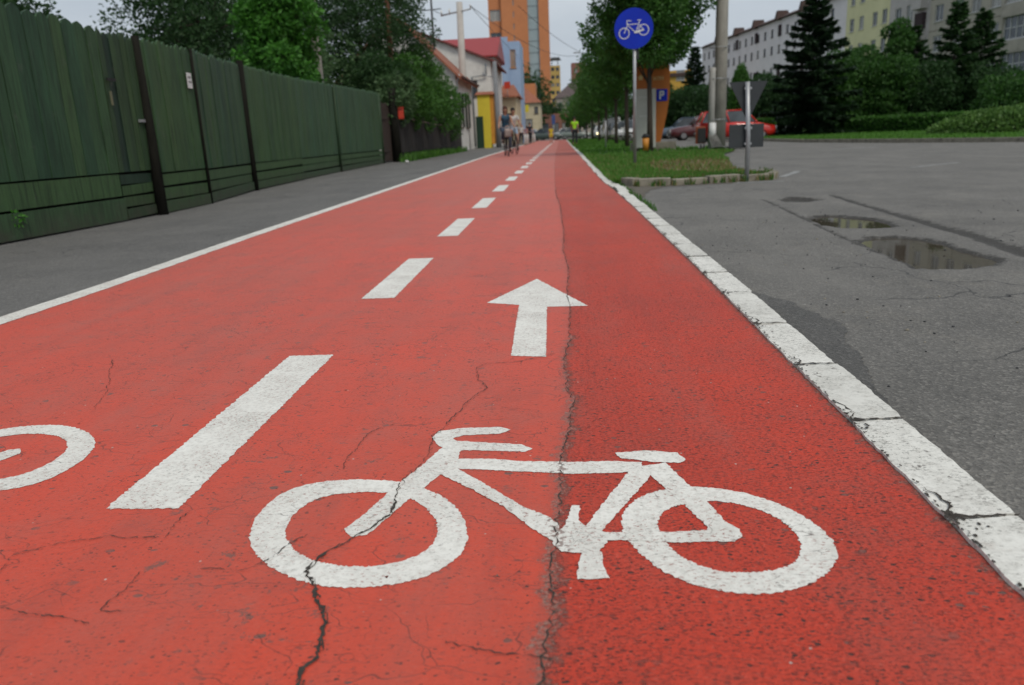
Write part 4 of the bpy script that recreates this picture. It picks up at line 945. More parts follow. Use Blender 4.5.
# --- left side of the street
TILE = M('terracotta_tiles', (.36, .13, .07), (.24, .09, .055), 2.5, .85, .5, fine=22, dirt=.35); REDTIN = M('red_tin_roof', (.34, .035, .035), (.28, .03, .03), 1.5, .5, .1, stretch=(1, 6, 1)); LIME = M('limewash', (.72, .70, .66), (.62, .60, .56), 1.5, .9, .3, dirt=.3)
def gable_house(t, x0, x1, y0, y1, eave, ridge_x, ridge_z, wall, roof, over=.35, wins=(), gwins=()):
    """x0 street side (right), x1 far left; ridge along y; front gable at y0"""
    mb = MB(); facade(mb, (x0, y0, 0), math.pi/2, y1-y0, eave, wins)
    facade(mb, (x1, y0, 0), 0, x0-x1, eave, gwins)
    mb.face([(x1, y0, eave), (x0, y0, eave), (ridge_x, y0, ridge_z)]); mb.face([(x0, y1, 0), (x1, y1, 0), (x1, y1, eave), (x0, y1, eave)]); mb.face([(x0, y1, eave), (x1, y1, eave), (ridge_x, y1, ridge_z)]); mb.face([(x1, y1, 0), (x1, y0, 0), (x1, y0, eave), (x1, y1, eave)])
    mb.build('wall', wall, t); winset(t, (x0, y0, 0), math.pi/2, wins, frame=FRD); winset(t, (x1, y0, 0), 0, gwins, frame=FRD)
    r = MB()
    for xs in (x0, x1):
        sl = (ridge_z-eave)/(ridge_x-xs); e = xs+over*(1 if xs > ridge_x else -1); ze = eave+sl*(e-xs)
        for dz in (0,):
            A = [(ridge_x, y0-.3, ridge_z+.16), (e, y0-.3, ze+.16), (e, y1+.3, ze+.16), (ridge_x, y1+.3, ridge_z+.16)]; B = [(p[0], p[1], p[2]-.14) for p in A]
            r.face(A if xs < ridge_x else A); r.face(B[::-1])
            for i in range(4): r.face([B[i], B[(i+1) % 4], A[(i+1) % 4], A[i]])
    return r.build('roof', roof, t)
h1 = thing('old_house', 'white single storey house with a terracotta tiled roof and dark shuttered windows', 'house', (0, 0, 0))
gable_house(h1, -5.95, -12.5, 45.3, 53.2, 4.2, -9.2, 7.35, LIME, TILE, .4, wins=[(1.6, 1.35, 1.3, 1.9), (4.6, 1.35, 1.3, 1.9)], gwins=[(4.4, 1.4, .9, 1.6)])
for y in (46.15, 47.65, 49.15, 50.65): MB().box((-5.88, y, 2.3), (.05, .42, 1.9)).build('shutter', M('shutter_green', (.015, .03, .022), None, 9, .7, .2, stretch=(1, 1, 8)), h1)
MB().tube([(-5.72, 45.2, 4.2), (-5.72, 45.2, 4.0), (-5.85, 45.25, 3.8), (-5.85, 45.25, 0)], .05, 8).build('downpipe', GALV, h1)
MB().box((-5.5, 49.2, 4.02), (.12, 8.6, .10)).build('gutter', M('gutter_brown', (.10, .04, .03), None, 9, .6), h1)
h2 = thing('house', 'taller white gabled house behind the terracotta roofed one', 'house', (0, 0, 0))
gable_house(h2, -5.05, -15, 58, 68, 5.95, -10, 8.0, LIME, M('dark_red_roof', (.16, .045, .04), None, 3, .8, .3), .45, wins=[(2.5, 1.2, 1.2, 1.6), (6, 1.2, 1.2, 1.6)], gwins=[(8.6, 3.6, .7, 1.1)])
MB().tube([(-5.35, 57.7, 5.8), (-5.35, 57.8, 5.0), (-6.4, 57.8, 4.9), (-6.4, 57.85, .1)], .06, 8).build('downpipe', M('lead_pipe', (.16, .18, .20), None, 9, .6), h2)
h3 = thing('house', 'house with a long bright red tin roof behind the white gables', 'house', (0, 0, 0))
mb = MB(); mb.box((-8.2, 74, 3.7), (5.0, 8, 7.4)); mb.build('wall', LIME, h3)
mb = MB(); mb.prism([(0, 0), (1, 0)], 0, 0) if False else None
A = [(-12.2, 69.4, 7.45), (-5.4, 69.4, 7.45), (-5.4, 74, 9.4), (-12.2, 74, 9.4), (-5.4, 78.6, 7.45), (-12.2, 78.6, 7.45)]
mb.face([A[0], A[1], A[2], A[3]]); mb.face([A[3], A[2], A[4], A[5]]); mb.face([A[1], A[4], A[2]]); mb.face([A[0], A[3], A[5]]); mb.face([(p[0], p[1], 7.35) for p in (A[5], A[4], A[1], A[0])])
mb.face([(-12.2, 69.4, 7.35), (-5.4, 69.4, 7.35), (-5.4, 69.4, 7.45), (-12.2, 69.4, 7.45)]); mb.build('roof', REDTIN, h3)
# yellow gateway
yg = thing('yellow_gateway', 'bright yellow gate pillar with a tiled cap and dark green door', 'gateway', (-5.2, 54.4, 0))
YEL = M('yellow_paint', (.68, .56, .05), (.60, .48, .04), 2, .8, .15, dirt=.1); MB().box((-.12, .6, 1.75), (.85, 1.2, 3.5)).build('pillar', YEL, yg)
MB().box((.42, .62, 1.9), (.22, 1.1, 3.3)).build('side_panel', M('orange_paint', (.62, .28, .04), None, 3, .8, .1), yg)
MB().box((-.02, .6, 3.60), (1.35, 1.5, .2), top=(.8, .5)).build('cap', TILE, yg); MB().box((-.45, -.05, 1.05), (.50, .06, 2.1)).build('door', M('gate_green', (.012, .045, .025), None, 6, .6, .2, stretch=(8, 1, 1)), yg)
cp = thing('concrete_column', 'grey concrete column in front of the white gable, right of the yellow gateway', 'column', (-4.42, 54.6, 0)); MB().tube([(0, 0, -.1), (0, 0, 2), (-.05, 0, 5.6)], [.19, .17, .14], 10).build('shaft', M('grey_shaft', (.23, .24, .25), (.18, .19, .2), 3, .85, .2), cp)
MB().tube([(-.05, 0, 4.6), (-.6, 0, 4.7), (-.9, 0, 4.9)], .045, 6).build('bracket', GALV, cp)
# porch house and blue wall
ph = thing('house', 'small cream house with a low tiled porch roof before the blue wall', 'house', (0, 0, 0)); CREAM = M('cream_render', (.58, .50, .34), (.50, .43, .29), 1.2, .9, .2, dirt=.25)
mb = MB(); wn = [(1.0, 1.0, .7, 1.9), (2.2, 1.4, .7, 1.4)]; facade(mb, (-7.2, 75, 0), 0, 2.95, 4.4, wn); mb.face([(-4.25, 75, 0), (-4.25, 83, 0), (-4.25, 83, 4.4), (-4.25, 75, 4.4)]); mb.face([(-7.2, 83, 0), (-7.2, 75, 0), (-7.2, 75, 4.4), (-7.2, 83, 4.4)]); mb.build('wall', CREAM, ph); winset(ph, (-7.2, 75, 0), 0, wn, frame=FRD)
mb = MB(); mb.face([(-7.4, 74.3, 4.4), (-4.0, 74.3, 4.3), (-4.6, 78, 5.5), (-7.4, 78, 5.5)]); mb.face([(-4.0, 74.3, 4.3), (-4.0, 83, 4.3), (-4.6, 78, 5.5)]); mb.face([(-7.4, 74.3, 4.28), (-4.0, 74.3, 4.18), (-4.0, 74.3, 4.3), (-7.4, 74.3, 4.4)]); mb.face([(-7.4, 78, 5.5), (-4.6, 78, 5.5), (-4.0, 83, 4.3), (-7.4, 83, 4.3)]); mb.build('roof', TILE, ph)
rs = thing('flag_sign', 'small red sign above the tiled porch roof', 'sign', (-5.0, 74.2, 4.9)); MB().box((0, 0, .35), (.55, .05, .6)).build('board', RED, rs); MB().tube([(0, .05, -.8), (0, .05, .4)], .03, 6).build('pole', GALV, rs)
bb_ = thing('blue_building', 'tall narrow pale blue building with one square opening near the top', 'building', (-6.25, 85, 0)); BLUE = M('blue_render', (.33, .45, .62), (.28, .39, .56), 1.0, .85, .15, dirt=.1)
mb = MB(); wn = [(1.25, 7.6, .55, 1.8)]; facade(mb, (0, 0, 0), 0, 2.0, 10.2, wn); back(mb, 2.0, 7, 10.2); mb.build('wall', BLUE, bb_); winset(bb_, (0, 0, 0), 0, wn, frame=M('orange_frame', (.5, .22, .06), None, 5, .7)); MB().box((.38, -.08, 5.3), (.75, .14, 10.7)).build('pilaster', BLUE, bb_)
ys_ = thing('shop_sign', 'yellow shop sign on a dark post beyond the blue building', 'sign', (-4.3, 92, 0)); MB().tube([(0, 0, 0), (0, 0, 4.5)], .07, 6).build('post', DARKMET, ys_); MB().box((0, -.1, 3.7), (.95, .12, .8)).build('board', YEL, ys_)
ch_ = thing('house', 'small cream house with a tiled hip roof beyond the blue building', 'house', (-8.2, 120, 0)); mb = MB(); wn = [(1.3, 1.3, 1, 1.8), (3.2, 1.3, 1, 1.8), (4.3, 3.8, .6, 1)]; facade(mb, (0, 0, 0), 0, 4.9, 5.4, wn); back(mb, 4.9, 10, 5.4); mb.build('wall', CREAM, ch_); winset(ch_, (0, 0, 0), 0, wn, frame=FRD)
mb = MB(); mb.face([(-.3, -.4, 5.4), (5.2, -.4, 5.4), (2.4, 4, 8.0)]); mb.face([(5.2, -.4, 5.4), (5.2, 10.4, 5.4), (2.4, 6, 8.0), (2.4, 4, 8.0)]); mb.face([(-.3, 10.4, 5.4), (-.3, -.4, 5.4), (2.4, 4, 8.0), (2.4, 6, 8.0)]); mb.build('roof', TILE, ch_)
ob = thing('building', 'small orange building between the blue wall and the orange tower', 'building', (-8.6, 131, 0)); ORANGE = M('orange_cladding', (.56, .215, .085), (.49, .185, .075), .25, .7, .1, fine=2.5); MB().box((2.2, 4, 4.4), (4.2, 8, 8.8)).build('wall', ORANGE, ob); MB().box((2.2, -.05, 6.9), (2, .1, 1.2)).build('window', GLASS, ob)
# orange tower
tw = thing('orange_tower', 'tall orange clad office tower with a glass stripe, its top out of the picture', 'tower', (-21.6, 250, 0))
mb = MB(); wn = [(2.0, 2.1+6.5*k, 3.2, 3.2) for k in range(7)]; facade(mb, (0, 0, 0), 0, 4.0, 49, wn, dep=.4); back(mb, 4.0, 16, 49, right=False); mb.build('wing_wall', ORANGE, tw); winset(tw, (0, 0, 0), 0, wn, .3, frame=FRW, mull=1)
mb = MB(); wn = [(3.7, 2.2+3.3*k, .35, 1.6) for k in range(15)]; facade(mb, (4.0, -1.5, 0), 0, 7.9, 51, wn, dep=.3); facade(mb, (15.2, -1.5, 0), 0, 2.9, 51, [])
mb.face([(4, 16, 0), (4, -1.5, 0), (4, -1.5, 51), (4, 16, 51)]); mb.face([(18.1, -1.5, 0), (18.1, 16, 0), (18.1, 16, 51), (18.1, -1.5, 51)]); mb.face([(4, -1.5, 51), (18.1, -1.5, 51), (18.1, 16, 51), (4, 16, 51)]); mb.face([(11.9, -1.5, 0), (11.9, 0, 0), (11.9, 0, 51), (11.9, -1.5, 51)]); mb.face([(15.2, 0, 0), (15.2, -1.5, 0), (15.2, -1.5, 51), (15.2, 0, 51)])
mb.build('wall', ORANGE, tw); mb = MB()
for x, z, ww, hh in wn: mb.box((4+x, -1.22, z+hh/2), (ww-.02, .05, hh-.02))
mb.build('slot_window', GLASS, tw)
cg = MB(); cg.box((13.55, -.55, 25.4), (3.26, .2, 50.8)); cg.build('glass_stripe', M('pale_glass', (.34, .42, .44), (.28, .36, .38), .2, .6, 0), tw)
mb = MB(); [mb.box((13.55, -.70, 2+3.3*k), (3.2, .12, .25)) for k in range(15)]; mb.build('spandrel', M('spandrel', (.28, .34, .36), None, 3, .6), tw)
# yellow tower with a canopy
yt = thing('yellow_tower', 'slim far yellow tower block with a dark canopy on stilts', 'tower', (-4.6, 330, 0)); mb = MB(); wn = [(1.1+1.9*i, 1.5+3*k, 1.3, 1.3) for i in range(2) for k in range(9)]; facade(mb, (0, 0, 0), 0, 4.1, 27.5, wn, dep=.3); back(mb, 4.1, 8, 27.5); mb.build('wall', M('ochre_render', (.55, .38, .12), None, .5, .9, .1), yt); winset(yt, (0, 0, 0), 0, wn, .2, frame=FRD)
mb = MB(); [MB().box((x, 1, 28.6), (.25, .25, 2.2)).build('stilt', DARKMET, yt) for x in (.8, 3.2)]; MB().box((2.2, 2, 30.2), (4.6, 5, 1.0), top=(.7, .7)).build('canopy', DARKMET, yt)
# far end of the street
eb = thing('building', 'beige building with a dark mansard roof closing the street', 'building', (-1.6, 200, 0)); mb = MB(); wn = [(1.2+2.0*i, 1.2+2.9*k, 1.0, 1.5) for i in range(5) for k in range(3)]; facade(mb, (0, 0, 0), 0, 10.5, 9.4, wn); back(mb, 10.5, 12, 9.4); mb.build('wall', M('beige_render', (.40, .35, .30), None, .8, .9, .2, dirt=.3), eb); winset(eb, (0, 0, 0), 0, wn, frame=FRW)
mb = MB(); mb.face([(-.4, -.4, 9.4), (10.9, -.4, 9.4), (8.4, 4, 14.2), (4.2, 4, 13.4)]); mb.face([(-.4, 12, 9.4), (-.4, -.4, 9.4), (4.2, 4, 13.4)]); mb.face([(10.9, -.4, 9.4), (10.9, 12, 9.4), (8.4, 4, 14.2)]); mb.face([(10.9, 12, 9.4), (-.4, 12, 9.4), (4.2, 4, 13.4), (8.4, 4, 14.2)]); mb.build('roof', M('slate', (.13, .10, .095), (.09, .07, .07), 2, .85, .3), eb)
bt = thing('brick_tower', 'square dull red brick tower block above the dark mansard roof', 'tower', (2.7, 222, 0)); mb = MB(); wn = [(1.2+1.6*i, 1.5+3*k, .8, 1.3) for i in range(1) for k in range(6)]; facade(mb, (0, 0, 0), 0, 4.0, 19.2, wn); back(mb, 4.0, 8, 19.2); mb.build('wall', M('brick', (.28, .13, .10), (.22, .10, .08), 3, .9, .3), bt); winset(bt, (0, 0, 0), 0, wn, frame=FRD)
MB().box((6.5, 3, 8.4), (4.6, 8, 16.8)).build('annex', W_PINK, bt)
lb_ = thing('building', 'low reddish brown building at the very end of the lane', 'building', (-4.6, 152, 0)); mb = MB(); wn = [(1.3+1.9*i, .6, 1.3, 2.2) for i in range(3)]; facade(mb, (0, 0, 0), 0, 6.2, 4.5, wn); back(mb, 6.2, 6, 4.5); mb.build('wall', M('brown_render', (.27, .13, .10), None, 1, .9, .2), lb_); winset(lb_, (0, 0, 0), 0, wn, frame=FRD)
bl = thing('street_sign', 'tall blue sign at the far end of the lane', 'sign', (-1.35, 118, 0)); MB().tube([(0, 0, 0), (0, 0, 2.6)], .05, 6).build('post', GALV, bl); BLUES = M('sign_blue', (.002, .028, .46), (.002, .022, .40), 3, .55, .02, spec=.25); MB().box((0, -.06, 2.8), (.5, .06, 1.3)).build('plate', M('dull_blue', (.05, .09, .25), None, 3, .6), bl)

# ------------------------------------------------------------ poles and wires
up = thing('utility_pole', 'pale concrete utility pole with a cross arm above the white house', 'utility pole', (-6.15, 50.5, 0)); MB().tube([(0, 0, 0), (.0, 0, 4), (.04, 0, 8.75)], [.26, .23, .19], 10).build('pole', M('pale_concrete', (.50, .47, .43), (.42, .39, .36), 2, .85, .2), up)
MB().tube([(-1.15, .1, 8.05), (0, -.1, 8.2), (.75, -.2, 8.3)], .05, 6).build('cross_arm', GALV, up); [MB().tube([(x, 0, z), (x, 0, z+.28)], .05, 6).build('insulator', WHITE, up) for x, z in ((-1.1, 8.05), (-.6, 8.12), (.7, 8.3))]
u2 = thing('lattice_pole', 'thin dark pole with small cross arms above the shrubs', 'utility pole', (-7.45, 48, 0)); MB().tube([(0, 0, 0), (0, 0, 10.5)], [.09, .055], 6).build('pole', DARKMET, u2)
for z in (6.6, 8.0): MB().tube([(-.55, 0, z), (.55, 0, z+.05)], .03, 5).build('cross_arm', DARKMET, u2)
cp2 = thing('concrete_post', 'square concrete post rising behind the green fence beside the bright tree', 'post', (-6.66, 22, 0)); MB().box((0, 0, 2.4), (.22, .22, 4.8), top=(.8, .8)).build('post', POLEC, cp2, bevel=.015)
big = thing('concrete_pole', 'thick concrete lamp pole on the verge corner, its top out of the picture', 'utility pole', (4.85, 25.2, .02)); MB().tube([(0, 0, -.1), (0, 0, 3), (-.02, 0, 9)], [.195, .185, .15], 14).build('shaft', POLEC, big)
MB().tube([(-.27, -.12, -.1), (-.27, -.12, 2.25), (-.25, -.10, 2.42)], [.10, .10, .085], 12).build('conduit', M('grey_pipe', (.42, .41, .38), None, 5, .7), big); MB().tube([(-.24, -.13, .35), (-.24, -.13, .82)], .115, 12).build('cover', WHITE, big)
for z in (.9, 2.1, 3.0): MB().ring((-.1, -.03, z), (0, 0, 1), .26, .012, 20, 6).build('strap', GALV, big)
cab = thing('meter_cabinet', 'open dark meter cabinet strapped to the concrete pole', 'cabinet', (4.28, 25.15, .1)); MB().box((0, .06, .38), (.30, .12, .52)).build('back', M('rusty_orange', (.35, .09, .04), None, 6, .7), cab, bevel=.01); MB().box((.02, -.03, .37), (.24, .08, .44)).build('inside', BLACK, cab); MB().tube([(.0, 0, .1), (.0, 0, -.1)], .03, 6).tube([(.1, 0, .1), (.1, 0, -.1)], .03, 6).build('feet', DARKMET, cab)
cb = MB(); 
for k in range(6): cb.tube([(4.5+.04*k, 25.0, .5), (4.55+.06*k, 24.7, .1), (4.75+.1*k, 24.2-.2*k, .13), (5.0+.05*k, 23.6-.15*k, .06)], .016, 5)
tag(cb.build('loose_cables', M('cable_grey', (.30, .29, .27), (.06, .06, .06), 4, .6)), 'loose cables spilling from the foot of the concrete pole onto the grass', 'cables')
def wire(a, b_, sag, lb):
    p = [Vector(a).lerp(Vector(b_), t/16) for t in range(17)]; p = [(q.x, q.y, q.z-sag*4*(k/16)*(1-k/16)) for k, q in enumerate(p)]
    tag(MB().tube(p, .018, 5).build('overhead_wire', DARKMET), lb, 'wire', 'overhead wires')
wire((-5.45, 50.3, 8.5), (2.9, 95, 9.5), 1.2, 'overhead wire running from the pale pole across the street'); wire((-5.45, 50.4, 8.5), (-3.0, 150, 12.2), 1.0, 'overhead wire running from the pale pole along the street')
wire((-7.4, 48, 8.05), (-7.2, 50.6, 8.15), .05, 'short overhead wire between the two poles by the white house'); wire((-3.0, 60, 9.8), (3.5, 80, 7.6), .5, 'overhead wire in front of the orange tower')
lp = thing('street_lamp', 'thin street lamp mast above the far street trees', 'street lamp', (3.4, 96, 0)); MB().tube([(0, 0, 0), (0, 0, 7.4), (-.3, 0, 9.4), (-1.4, 0, 9.8)], [.09, .07, .05, .04], 6).build('mast', GALV, lp); MB().box((-1.6, 0, 9.8), (.7, .25, .12)).build('lamp_head', GALV, lp)
# ------------------------------------------------------------ signs
def stroke(mb, pts, w, y, closed=False):
    P = [Vector(p) for p in pts]; n = len(P)
    for i in range(n if closed else n-1):
        a, b_ = P[i], P[(i+1) % n]; d = (b_-a).normalized(); nn = Vector((-d.y, d.x))*w/2; a2, b2_ = a-d*w*.3, b_+d*w*.3
        yy = y-.0002*i
        mb.face([(*(a2-nn), yy), (*(b2_-nn), yy), (*(b2_+nn), yy), (*(a2+nn), yy)])
sg = thing('bicycle_sign', 'round blue sign with a white bicycle on a steel post in the verge', 'sign', (1.46, 16.34, .0))
MB().tube([(0, .05, -.1), (0, .05, 3.0)], .034, 12).build('post', GALV, sg); MB().box((0, .03, 2.35), (.10, .05, .12)).box((.06, .05, 2.2), (.04, .04, .26)).build('clamp', DARKMET, sg)
d = MB(); n = 48; c3 = (-.02, 0, 2.64); rr = .380
pl = [(c3[0]+rr*math.cos(2*math.pi*k/n), c3[2]+rr*math.sin(2*math.pi*k/n)) for k in range(n)]
d.face([(x, -.012, z) for x, z in pl]); d.face([(x, .004, z) for x, z in pl[::-1]])
for k in range(n): a, b_ = pl[k], pl[(k+1) % n]; d.face([(a[0], .004, a[1]), (b_[0], .004, b_[1]), (b_[0], -.012, b_[1]), (a[0], -.012, a[1])])
d.build('disc', BLUES, sg)
s = MB(); K = .79/19.5/34.7*19.5      # sign pixels of the enlarged view: metres per unit
def Q(u, v): return (-.02+(u-320)*.00174, 2.64-(v-285)*.00174)
def stroke3(pts, w, y, closed=False):
    q = MB(); stroke(q, [Q(*p) for p in pts], w, 0, closed)
    for f in q.f: s.face([(q.v[i][0], y+q.v[i][2], q.v[i][1]) for i in f])
circ = lambda u, v, r: [(u+r*math.cos(2*math.pi*k/28), v+r*math.sin(2*math.pi*k/28)) for k in range(28)]
stroke3(circ(212, 333, 56), .016, -.014, True); stroke3(circ(430, 303, 56), .016, -.014, True)
for k, pts in enumerate([[(212, 333), (256, 232)], [(244, 240), (244, 200), (290, 203)], [(252, 243), (360, 238)], [(262, 258), (335, 325)], [(385, 210), (342, 325)], [(362, 200), (400, 200)], [(340, 322), (428, 305)], [(382, 250), (430, 305)], [(330, 330), (385, 322)]]):
    stroke3(pts, .026 if k in (8, 6) else .014, -.0165-.001*k)
s.build('bicycle_emblem', WHITE, sg)
ysn = thing('yield_sign', 'grey back of a small triangular sign with a rectangular plate below, on a steel post', 'sign', (2.44, 10.72, -.03))
MB().tube([(0, 0, -.05), (0, -.0, .6), (-.03, 0, 1.28)], .031, 12).build('post', GALV, ysn); BACK = M('sign_back', (.052, .058, .062), (.042, .047, .05), 5, .55, .05, metal=.3)
d = MB(); tri = [(-.255, 1.285), (.245, 1.285), (.03, .84), (-.03, .84)]
d.face([(x, .04, z) for x, z in tri[::-1]]); d.face([(x, .055, z) for x, z in tri])
for k in range(4): a, b_ = tri[k], tri[(k+1) % 4]; d.face([(a[0], .04, a[1]), (b_[0], .04, b_[1]), (b_[0], .055, b_[1]), (a[0], .055, a[1])])
d.build('triangle_plate', BACK, ysn, rz=R(4)); MB().box((-.01, .048, .60), (.46, .014, .30)).build('lower_plate', BACK, ysn, bevel=.004, rz=R(4)); MB().box((0, .02, .50), (.09, .07, .03)).box((0, .02, .70), (.09, .07, .03)).box((-.02, .02, 1.2), (.09, .07, .03)).build('clamp', GALV, ysn)
# parking totem
tt = thing('parking_totem', 'orange curved parking totem with a blue P sign and pale cream lettering', 'totem', (2.42, 27.2, .05)); OR = M('totem_orange', (.50, .15, .02), (.44, .13, .018), 1.5, .5, .05)
prof = [(0, 0), (.80, 0), (.95, .6), (1.08, 1.2), (1.16, 1.8), (1.17, 2.3), (1.12, 2.9), (0, 2.9)]
d = MB(); d.face([(x, 0, z) for x, z in prof]); d.face([(x, .25, z) for x, z in prof[::-1]])
for k in range(8): a, b_ = prof[k], prof[(k+1) % 8]; d.face([(a[0], .25, a[1]), (b_[0], .25, b_[1]), (b_[0], 0, b_[1]), (a[0], 0, a[1])])
d.build('body', OR, tt); MB().box((.62, .12, .08), (1.5, .5, .34)).build('plinth', CONC, tt, bevel=.02)
MB().box((.33, -.22, 1.02), (.66, .34, 1.88)).build('front_panel', M('panel_grey', (.52, .52, .47), (.45, .45, .41), 2, .5, .05), tt, bevel=.02)
MB().box((.25, -.398, 1.1), (.28, .006, .02)).box((.25, -.398, 1.7), (.34, .006, .015)).build('panel_trim', WHITE, tt)
MB().box((.90, -.012, 1.76), (.36, .02, .38)).build('parking_plate', BLUES, tt, bevel=.01)
d = MB(); d.box((.84, -.026, 1.76), (.05, .008, .26)).box((.895, -.0262, 1.87), (.10, .008, .045)).box((.895, -.0262, 1.76), (.10, .008, .045)).box((.945, -.0264, 1.815), (.045, .008, .13)); d.build('letter_p', WHITE, tt)
CRE = M('cream_letters', (.70, .55, .25), None, 5, .6, 0)
d = MB(); st = [(.20+(.12 if k % 2 == 0 else .055)*math.cos(k*math.pi/5+.3), 2.34+(.12 if k % 2 == 0 else .055)*math.sin(k*math.pi/5+.3)) for k in range(10)]; d.face([(x, -.01, z) for x, z in st]); d.build('emblem', CRE, tt)
d = MB()
for k, x in enumerate((.45, .56, .67, .80, .91)):
    d.box((x-.03, -.008, 2.30), (.02, .008, .13)); d.box((x, -.0085, 2.30+(.03 if k % 2 else 0)), (.045, .008, .02)); d.box((x+.03, -.008, 2.30), (.018, .008, .13)) if k != 1 else None
d.build('lettering', CRE, tt)
lbn = thing('litter_bin', 'small orange bin with a black top at the foot of the totem', 'bin', (2.52, 24.6, .1)); MB().tube([(0, 0, 0), (0, 0, .38)], [.085, .11], 12).build('body', M('bin_orange', (.6, .24, .03), None, 6, .5), lbn); MB().tube([(0, 0, .38), (0, 0, .44), (0, 0, .5)], [.12, .11, .05], 12).build('top', BLACK, lbn)
for x, y, lb in ((2.1, 24, 'thin steel stake on the verge, left of the totem'), (1.75, 33, 'thin steel stake further along the verge')):
    k = thing('stake', lb, 'post', (x, y, .05)); MB().tube([(0, 0, 0), (0, 0, 1.1)], .03, 8).build('post', GALV, k)
rd = thing('round_sign', 'small red round sign above the clipped hedge', 'sign', (20.5, 47, .1)); MB().tube([(0, 0, 0), (0, 0, 1.1)], .03, 8).build('post', GALV, rd); MB().tube([(0, -.03, 1.25), (0, -.06, 1.25)], .25, 16).build('disc', RED, rd)
# bollards
for i, (x, y) in enumerate([(-2.95, 62), (-2.95, 65), (-2.98, 68), (-3.05, 80), (-3.05, 84), (-3.1, 88)]):
    if i == 0:
        bo = thing('bollard', '', 'bollard', (x, y, 0), 0, 'white bollards along the footway edge'); MB().tube([(0, 0, 0), (0, 0, .78), (0, 0, .82)], [.07, .07, .05], 10).build('post', WHITE, bo); MB().tube([(0, 0, .0), (0, 0, .05)], .13, 10).build('base', CONC, bo)
    else: b3 = copy_tree(bo); b3.location = (x, y, 0); b3.scale = (.7, .7, 1)
    o = bo if i == 0 else b3; o['label'] = ['nearest white bollard at the edge of the red lane', 'second white bollard at the lane edge', 'third white bollard at the lane edge', 'fourth white bollard, beyond the first group', 'fifth white bollard, beyond the first group', 'farthest white bollard at the lane edge'][i]

